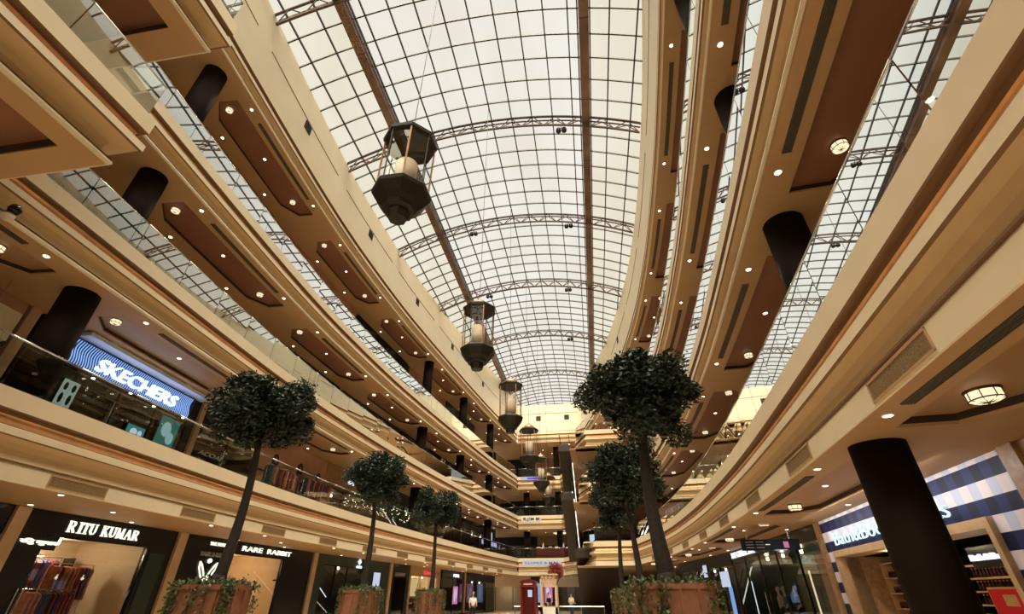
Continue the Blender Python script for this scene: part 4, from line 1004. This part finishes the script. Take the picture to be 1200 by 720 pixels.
for i, (x, y, _) in enumerate(TREES):
    t = empty('potted_tree', TLAB[i]+' in a terracotta planter', 'tree', (x, y, 1.55), [0, 1.1, 2.3, .6, 3.9, 5.1][i], 'clipped trees in planters')
    k = i % 2; zc = 4.5
    if len(crown_mesh) <= k:
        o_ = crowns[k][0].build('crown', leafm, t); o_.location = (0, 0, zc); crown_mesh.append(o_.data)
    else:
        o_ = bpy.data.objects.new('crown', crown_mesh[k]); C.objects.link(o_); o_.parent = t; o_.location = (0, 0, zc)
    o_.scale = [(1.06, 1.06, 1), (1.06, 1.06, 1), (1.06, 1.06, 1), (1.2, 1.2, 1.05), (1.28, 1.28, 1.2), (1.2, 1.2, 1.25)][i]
    br = MB(); rb = random.Random(i)
    tr = MB(); segs = 9; pts = []
    for s in range(segs+1): f = s/segs; pts.append(Vector((.10*math.sin(f*2.6+i), .07*math.sin(f*3.4+2*i), f*3.6)))
    big = 1.35 if i == 3 else 1
    for s in range(segs): tr.tube(pts[s], pts[s+1], (.17-.09*(s/segs)**.6)*big+.02*(s == 0), 10, (.17-.09*((s+1)/segs)**.6)*big, cap=s in (0, segs-1))
    for c, lr in crowns[k][1][::5]:
        tr.tube(pts[-1], Vector((c.x, c.y, zc+c.z)), .045, 5, .012)
    tr.build('trunk', bark, t, True)
    PW = .74 if i == 3 else .56
    pb = empty('planter_box', 'square terracotta planter under the %s' % TLAB[i].replace('clipped ', ''), 'planter', (x, y, 0), 0, 'terracotta tree planters')
    m = MB(); m.box(-PW, PW, -PW, PW, 0, .08)
    for s in (-1, 1): m.box(-PW, PW, s*PW-.05, s*PW+.05, .05, 1.68); m.box(s*PW-.05, s*PW+.05, -PW, PW, .05, 1.68)
    m.build('box', terra, pb)
    m = MB(); m.box(-PW-.08, PW+.08, -PW-.08, -PW+.06, 1.64, 1.74).box(-PW-.08, PW+.08, PW-.06, PW+.08, 1.64, 1.74).box(-PW-.08, -PW+.06, -PW, PW, 1.64, 1.74).box(PW-.06, PW+.08, -PW, PW, 1.64, 1.74).build('rim', terra, pb)
    m = MB()
    for s in (-1, 1):
        for q in np.arange(-PW+.1, PW, .36): m.box(q, q+.05, s*(PW+.06)-.02, s*(PW+.06)+.02, .1, 1.64); m.box(s*(PW+.06)-.02, s*(PW+.06)+.02, q, q+.05, .1, 1.64)
    m.build('rib', terra, pb)
    MB().box(-PW+.05, PW-.05, -PW+.05, PW-.05, .1, 1.56).build('soil', bark, pb)
    r = random.Random(40+i); iv = MB()
    strands = []
    for s in range(22):
        side_ = r.randrange(4); q = r.uniform(-PW, PW)
        if r.random() < .55: q = math.copysign(PW*r.uniform(.7, 1), q)
        strands.append((side_, q, r.uniform(.4, 1.5)))
    def leafat(p, s):
        u = Vector((r.gauss(0, 1), r.gauss(0, 1), r.gauss(0, 1))).normalized(); v = u.cross(Vector((r.gauss(0, 1), r.gauss(0, 1), r.gauss(0, 1)))).normalized()
        iv.add([p-u*s, p+v*s*.6, p+u*s, p-v*s*.6], [(0, 1, 2, 3)])
    for side_, q, ln in strands:
        for k2 in range(int(60*ln)):
            z = 1.78-r.random()*ln; off = PW+.10+r.random()*.10; qq = q+r.gauss(0, .07)
            p = [Vector((qq, -off, z)), Vector((off, qq, z)), Vector((qq, off, z)), Vector((-off, qq, z))][side_]; leafat(p, .045)
    for k2 in range(700):
        a = r.uniform(-PW-.1, PW+.1); b = r.uniform(-PW-.1, PW+.1); leafat(Vector((a, b, 1.72+abs(r.gauss(0, .07)))), .05)
    iv.build('trailing_ivy', ivym, pb)

# ------------------------------------------------------------------ flower stand with fairy lights on the first gallery (left)
for i, y in enumerate((28.6, 30.2, 32.0, 33.7, 35.3)):
    p = P('L', y, 1.0, 5.6); t = empty('flower_planter', 'bushy planter with tiny lights behind the first gallery railing, %s to the viewer' % ordn[i], 'planter', p, 0, 'lit planters on the first gallery')
    MB().box(-.25, .25, -.6, .6, 0, .5).build('trough', blackm, t)
    m, _ = leaf_cloud(900, .62, 60+i, .85, .07); o_ = m.build('foliage', ivym, t); o_.location = (0, 0, .95)
    r = random.Random(i); g = MB()
    for k in range(26): d = Vector((r.gauss(0, 1), r.gauss(0, 1), r.gauss(0, .8))).normalized()*.62; g.lathe([(0, -.02), (.02, 0), (0, .02)], 6, (d.x, d.y, .95+d.z*.85))
    g.build('fairy_lights', lampw, t)
for i, (lv, y) in enumerate(((2, 38.9), (2, 40.1), (2, 44), (3, 49), (3, 52))):
    p = P('L', y, .95, LV[lv][0]); t = empty('gallery_plant', 'green potted plant behind the left railing of the %s gallery, %s to the viewer' % (LVN[lv], ordn[[0, 1, 2, 0, 1][i]]), 'plant', p)
    MB().lathe([(.22, 0), (.28, .5), (.25, .5), (.2, .45), (0, .45)], 16).build('pot', blackm, t); m, _ = leaf_cloud(700, .5, 80+i, 1, .09); o_ = m.build('foliage', ivym, t); o_.location = (0, 0, 1.0)

# ------------------------------------------------------------------ telephone booth, kiosk, low glass rail, people
t = empty('telephone_booth', 'red telephone booth with glazed door on the ground floor at the far end', 'telephone booth', (-4.15, 33.2, 0), .0)
m = MB(); m.box(-.46, .46, -.46, .46, 0, .14)
for sx in (-1, 1):
    for sy in (-1, 1): m.box(sx*.44-.05, sx*.44+.05, sy*.44-.05, sy*.44+.05, .1, 2.02)
for s in (-1, 1):
    m.box(-.4, .4, s*.44-.03, s*.44+.03, .14, .5); m.box(s*.44-.03, s*.44+.03, -.4, .4, .14, .5)
m.box(-.40, .40, .40, .44, .5, 2.0); m.build('body', red, t)
m = MB(); m.box(-.50, .50, -.50, .50, 2.02, 2.10)
m.box(-.46, .46, -.46, .46, 2.10, 2.24); m.box(-.52, .52, -.52, .52, 2.24, 2.29)
n = 8
for i in range(n):
    a = PI*i/(2*n); r0 = .50*math.cos(a); r1 = .50*math.cos(PI*(i+1)/(2*n)); m.box(-max(r1, .12), max(r1, .12), -max(r1, .12), max(r1, .12), 2.29+.14*math.sin(a), 2.29+.14*math.sin(PI*(i+1)/(2*n)))
m.build('domed_roof', red, t)
for s in (-1, 1):
    f = MB()
    for k in range(4): x = -.36+.24*k; f.box(x-.012, x+.012, s*.45-.01, s*.45+.01, .5, 2.0)
    for k in range(9): z = .5+1.5*k/8; f.box(-.37, .37, s*.45-.01, s*.45+.01, z-.012, z+.012)
    f.build('glazing_bars', red, t)
    f = MB()
    for k in range(4): x = -.36+.24*k; f.box(s*.45-.01, s*.45+.01, x-.012, x+.012, .5, 2.0)
    for k in range(9): z = .5+1.5*k/8; f.box(s*.45-.01, s*.45+.01, -.37, .37, z-.012, z+.012)
    f.build('glazing_bars', red, t)
MB().box(-.28, .28, -.475, -.46, 2.13, 2.21).build('sign_panel', whitep, t)
MB().box(-.02, .24, -.462, -.452, 1.5, 1.86).build('white_notice', screenw, t)
t = empty('kiosk', 'small ornate cream kiosk with carved frieze beside the red booth', 'kiosk', (-3.1, 35.5, 0), 0)
m = MB()
for sx in (-1, 1):
    for sy in (-1, 1): m.box(sx*.48-.07, sx*.48+.07, sy*.48-.07, sy*.48+.07, 0, 2.1)
m.build('post', mk('kiosk_cream', (.62, .45, .30), var=.08), t)
m = MB(); m.box(-.6, .6, -.6, .6, 2.72, 2.80).box(-.56, .56, -.56, .56, 2.05, 2.12)
for k in range(9): x = -.5+.125*k; m.box(x-.045, x+.045, -.56, -.52, 2.12, 2.72 if k % 2 else 2.5)
m.build('frieze', MATS['kiosk_cream'], t)
m = MB()
for k in range(5): m.lathe([(.0, -.07), (.07, 0), (0, .07)], 8, (-.42+.21*k, -.54, 2.55))
m.box(-.5, .5, -.5, .5, 2.3, 2.7); m.build('carved_panel', mk('kiosk_panel', (.5, .33, .2), var=.5, scale=18), t)
MB().box(-.55, .55, -.55, .55, 0, .95).build('counter', whitep, t)
t = empty('red_leaf_tree', 'small ornamental tree with red leaves above the kiosk', 'tree', (-2.75, 37.2, 0))
MB().tube((0, 0, 0), (.05, 0, 2.4), .07, 8, .04).tube((.05, 0, 2.3), (.5, 0, 3.0), .035, 6, .02).tube((.05, 0, 2.3), (-.4, .1, 3.0), .035, 6, .02).build('trunk', bark, t)
m, _ = leaf_cloud(2600, .72, 30, .75, .06); o_ = m.build('crown', mk('red_leaves', (.28, .045, .03), var=.6, scale=8), t); o_.location = (0, 0, 3.05)
t = empty('low_glass_rail', 'low glass rail with steel cap across the ground floor', 'railing', (-5.6, 36.6, 0))
MB().tube((0, 0, .96), (6.0, 0, .96), .03, 8).build('handrail', chrome, t)
for k in range(4): MB().box(1.5*k+.02, 1.5*k+1.48, -.005, .005, .08, .94).build('glass_panel', shop_glass, t)
for k in range(5): MB().tube((1.5*k, 0, 0), (1.5*k, 0, .95), .022, 8).build('post', chrome, t)

def figure(loc, rz, lab, top, legs, hair=hairm, pose=0, plinth=0, nm='person', sk=None):
    sk = sk or skin
    t = empty(nm, lab, 'person' if nm == 'person' else nm, loc, rz)
    V = [(0, 0, .95), (0, 0, 1.15), (0, .01, 1.38), (0, 0, 1.50), (0, -.01, 1.62),
         (.10, 0, .90), (.11, -.02, .50), (.11, .02, .09), (.11, -.12, .04), (-.10, 0, .90), (-.11, .03, .50), (-.11, .04, .09), (-.11, -.10, .04),
         (.18, 0, 1.40), (.24, .01, 1.12), (.20, -.16, .95 if not pose else 1.15), (-.18, 0, 1.40), (-.24, .02, 1.12), (-.22, -.10 if not pose else -.25, .88 if not pose else 1.1)]
    Ed = [(0, 1), (1, 2), (2, 3), (3, 4), (0, 5), (5, 6), (6, 7), (7, 8), (0, 9), (9, 10), (10, 11), (11, 12), (2, 13), (13, 14), (14, 15), (2, 16), (16, 17), (17, 18)]
    Rr = [.13, .12, .14, .05, .055, .09, .06, .04, .035, .09, .06, .04, .035, .06, .042, .03, .06, .042, .03]
    def skinmesh(name, V, Ed, Rr, m, root=0, sub=1):
        me = bpy.data.meshes.new(name); me.from_pydata(V, Ed, []); o = bpy.data.objects.new(name, me); C.objects.link(o)
        sm = o.modifiers.new('skin', 'SKIN'); 
        if not me.skin_vertices: me.attributes.new if 0 else None
        bm = bmesh.new(); bm.from_mesh(me); L = bm.verts.layers.skin.verify()
        for i, v in enumerate(bm.verts): v[L].radius = (Rr[i], Rr[i]*(.8 if i < 3 and name == 'body' else 1)); v[L].use_root = (i == root)
        bm.to_mesh(me); bm.free()
        ss = o.modifiers.new('sub', 'SUBSURF'); ss.levels = sub; ss.render_levels = sub
        dg = bpy.context.evaluated_depsgraph_get(); dg.update(); nm_ = bpy.data.meshes.new_from_object(o.evaluated_get(dg)); bpy.data.objects.remove(o)
        nm_.materials.clear(); nm_.materials.append(m); nm_.polygons.foreach_set('use_smooth', [True]*len(nm_.polygons))
        q = bpy.data.objects.new(name, nm_); C.objects.link(q); q.parent = t; return q
    skinmesh('body', V, Ed, Rr, sk)
    hd = MB(); hd.lathe([(0, -.12), (.055, -.10), (.078, -.03), (.085, .03), (.07, .09), (0, .12)], 16, (0, -.01, 1.70)); hd.lathe([(0, -.02), (.014, 0), (0, .03)], 6, (0, -.10, 1.69)); hd.build('head', sk, t, True)
    MB().lathe([(.088, -.02), (.095, .04), (.08, .10), (0, .135)], 16, (0, .012, 1.70)).build('hair', hair, t, True)
    skinmesh('shirt', V[:3]+[V[13], V[14], V[16], V[17]], [(0, 1), (1, 2), (2, 3), (3, 4), (2, 5), (5, 6)], [.15, .14, .155, .075, .055, .075, .055], top)
    skinmesh('trousers', [V[0]]+V[5:8]+V[9:12], [(0, 1), (1, 2), (2, 3), (0, 4), (4, 5), (5, 6)], [.145, .105, .075, .06, .105, .075, .06], legs)
    if plinth: MB().lathe([(.3, -plinth), (.3, 0)], 20).build('base', whitep, t)
    return t
navy = GM[5]; ivory = GM[6]
figure((-8.1, 35, 0), .5, 'person in a white shirt standing at the far left end by the shops', whitep, blackm)
figure((-1.9, 40, 0), 2.4, 'person in a pale top standing right of the kiosk', ivory, navy, pose=1)
figure((-3.9, 44, 0), 1.0, 'person in dark clothes standing behind the kiosk', blackm, blackm)
figure((-15.2, 30.6, 0), 1.4, 'person in black standing in front of the dark green shop', blackm, blackm, pose=1)
mq = mk('mannequin_white', (.6, .5, .42), var=0)
for i, (x, y) in enumerate([(8.6, 26.8), (8.7, 27.9), (8.7, 25.6)]):
    figure((x, y, .1), -PI/2, '%s mannequin standing behind the glass of the black store' % ['middle', 'left', 'right'][i], GM[[4, 6, 0][i]], blackm, mq, nm='mannequin', sk=mq, plinth=.1)
for i, (lv, y, o, top) in enumerate([(2, 41.5, .7, whitep), (2, 42.3, .8, blackm), (2, 51, .8, GM[3])]):
    p = P('L', y, o, LV[lv][0]); figure(p, PI/2+.3*i, ['person in a white top leaning by the left second gallery railing', 'person in black beside the white top person on the second gallery', 'person in rose clothes on the second gallery further along'][i], top, navy, pose=1)

# ------------------------------------------------------------------ small fittings at the left edge
p = P('L', 5.85, -.25, 8.95); t = empty('security_camera', 'black camera with white dome on the second fascia at the left edge', 'security camera', p, 0)
MB().lathe([(0, -.10), (.10, -.09), (.13, 0), (.10, .10), (0, .12)], 16, (0, 0, .12)).build('body', black, t, True)
MB().lathe([(0, -.16), (.08, -.13), (.12, -.05), (.12, .0)], 16, (-.02, -.02, -.06)).build('dome', shade, t, True)
MB().tube((0, 0, .1), (-.28, 0, .1), .03, 8).build('bracket', black, t)
p, rz, w = wloc('L', 5.6, 8.75, 7.28, 2.0)
t = empty('cream_panel', 'blank cream panel hung near the first column at the left edge', 'panel', p, rz)  # plain cream box on rods, without any sign
MB().box(0, w, 0, .35, 0, .82).build('board', cream, t); MB().tube((.6, .17, .82), (.6, .17, 1.6), .015, 6).tube((w-.6, .17, .82), (w-.6, .17, 1.6), .015, 6).build('hanger_rod', chrome, t)
pilaster('L', 9.45, 9.75, 2, 'tan pilaster left of the blue lit sign on the first gallery')
t = shop('L', 2.5, 9.4, 2, 'brown panelled shopfront at the left edge on the first gallery', pwall, 2.3, bays_=3)
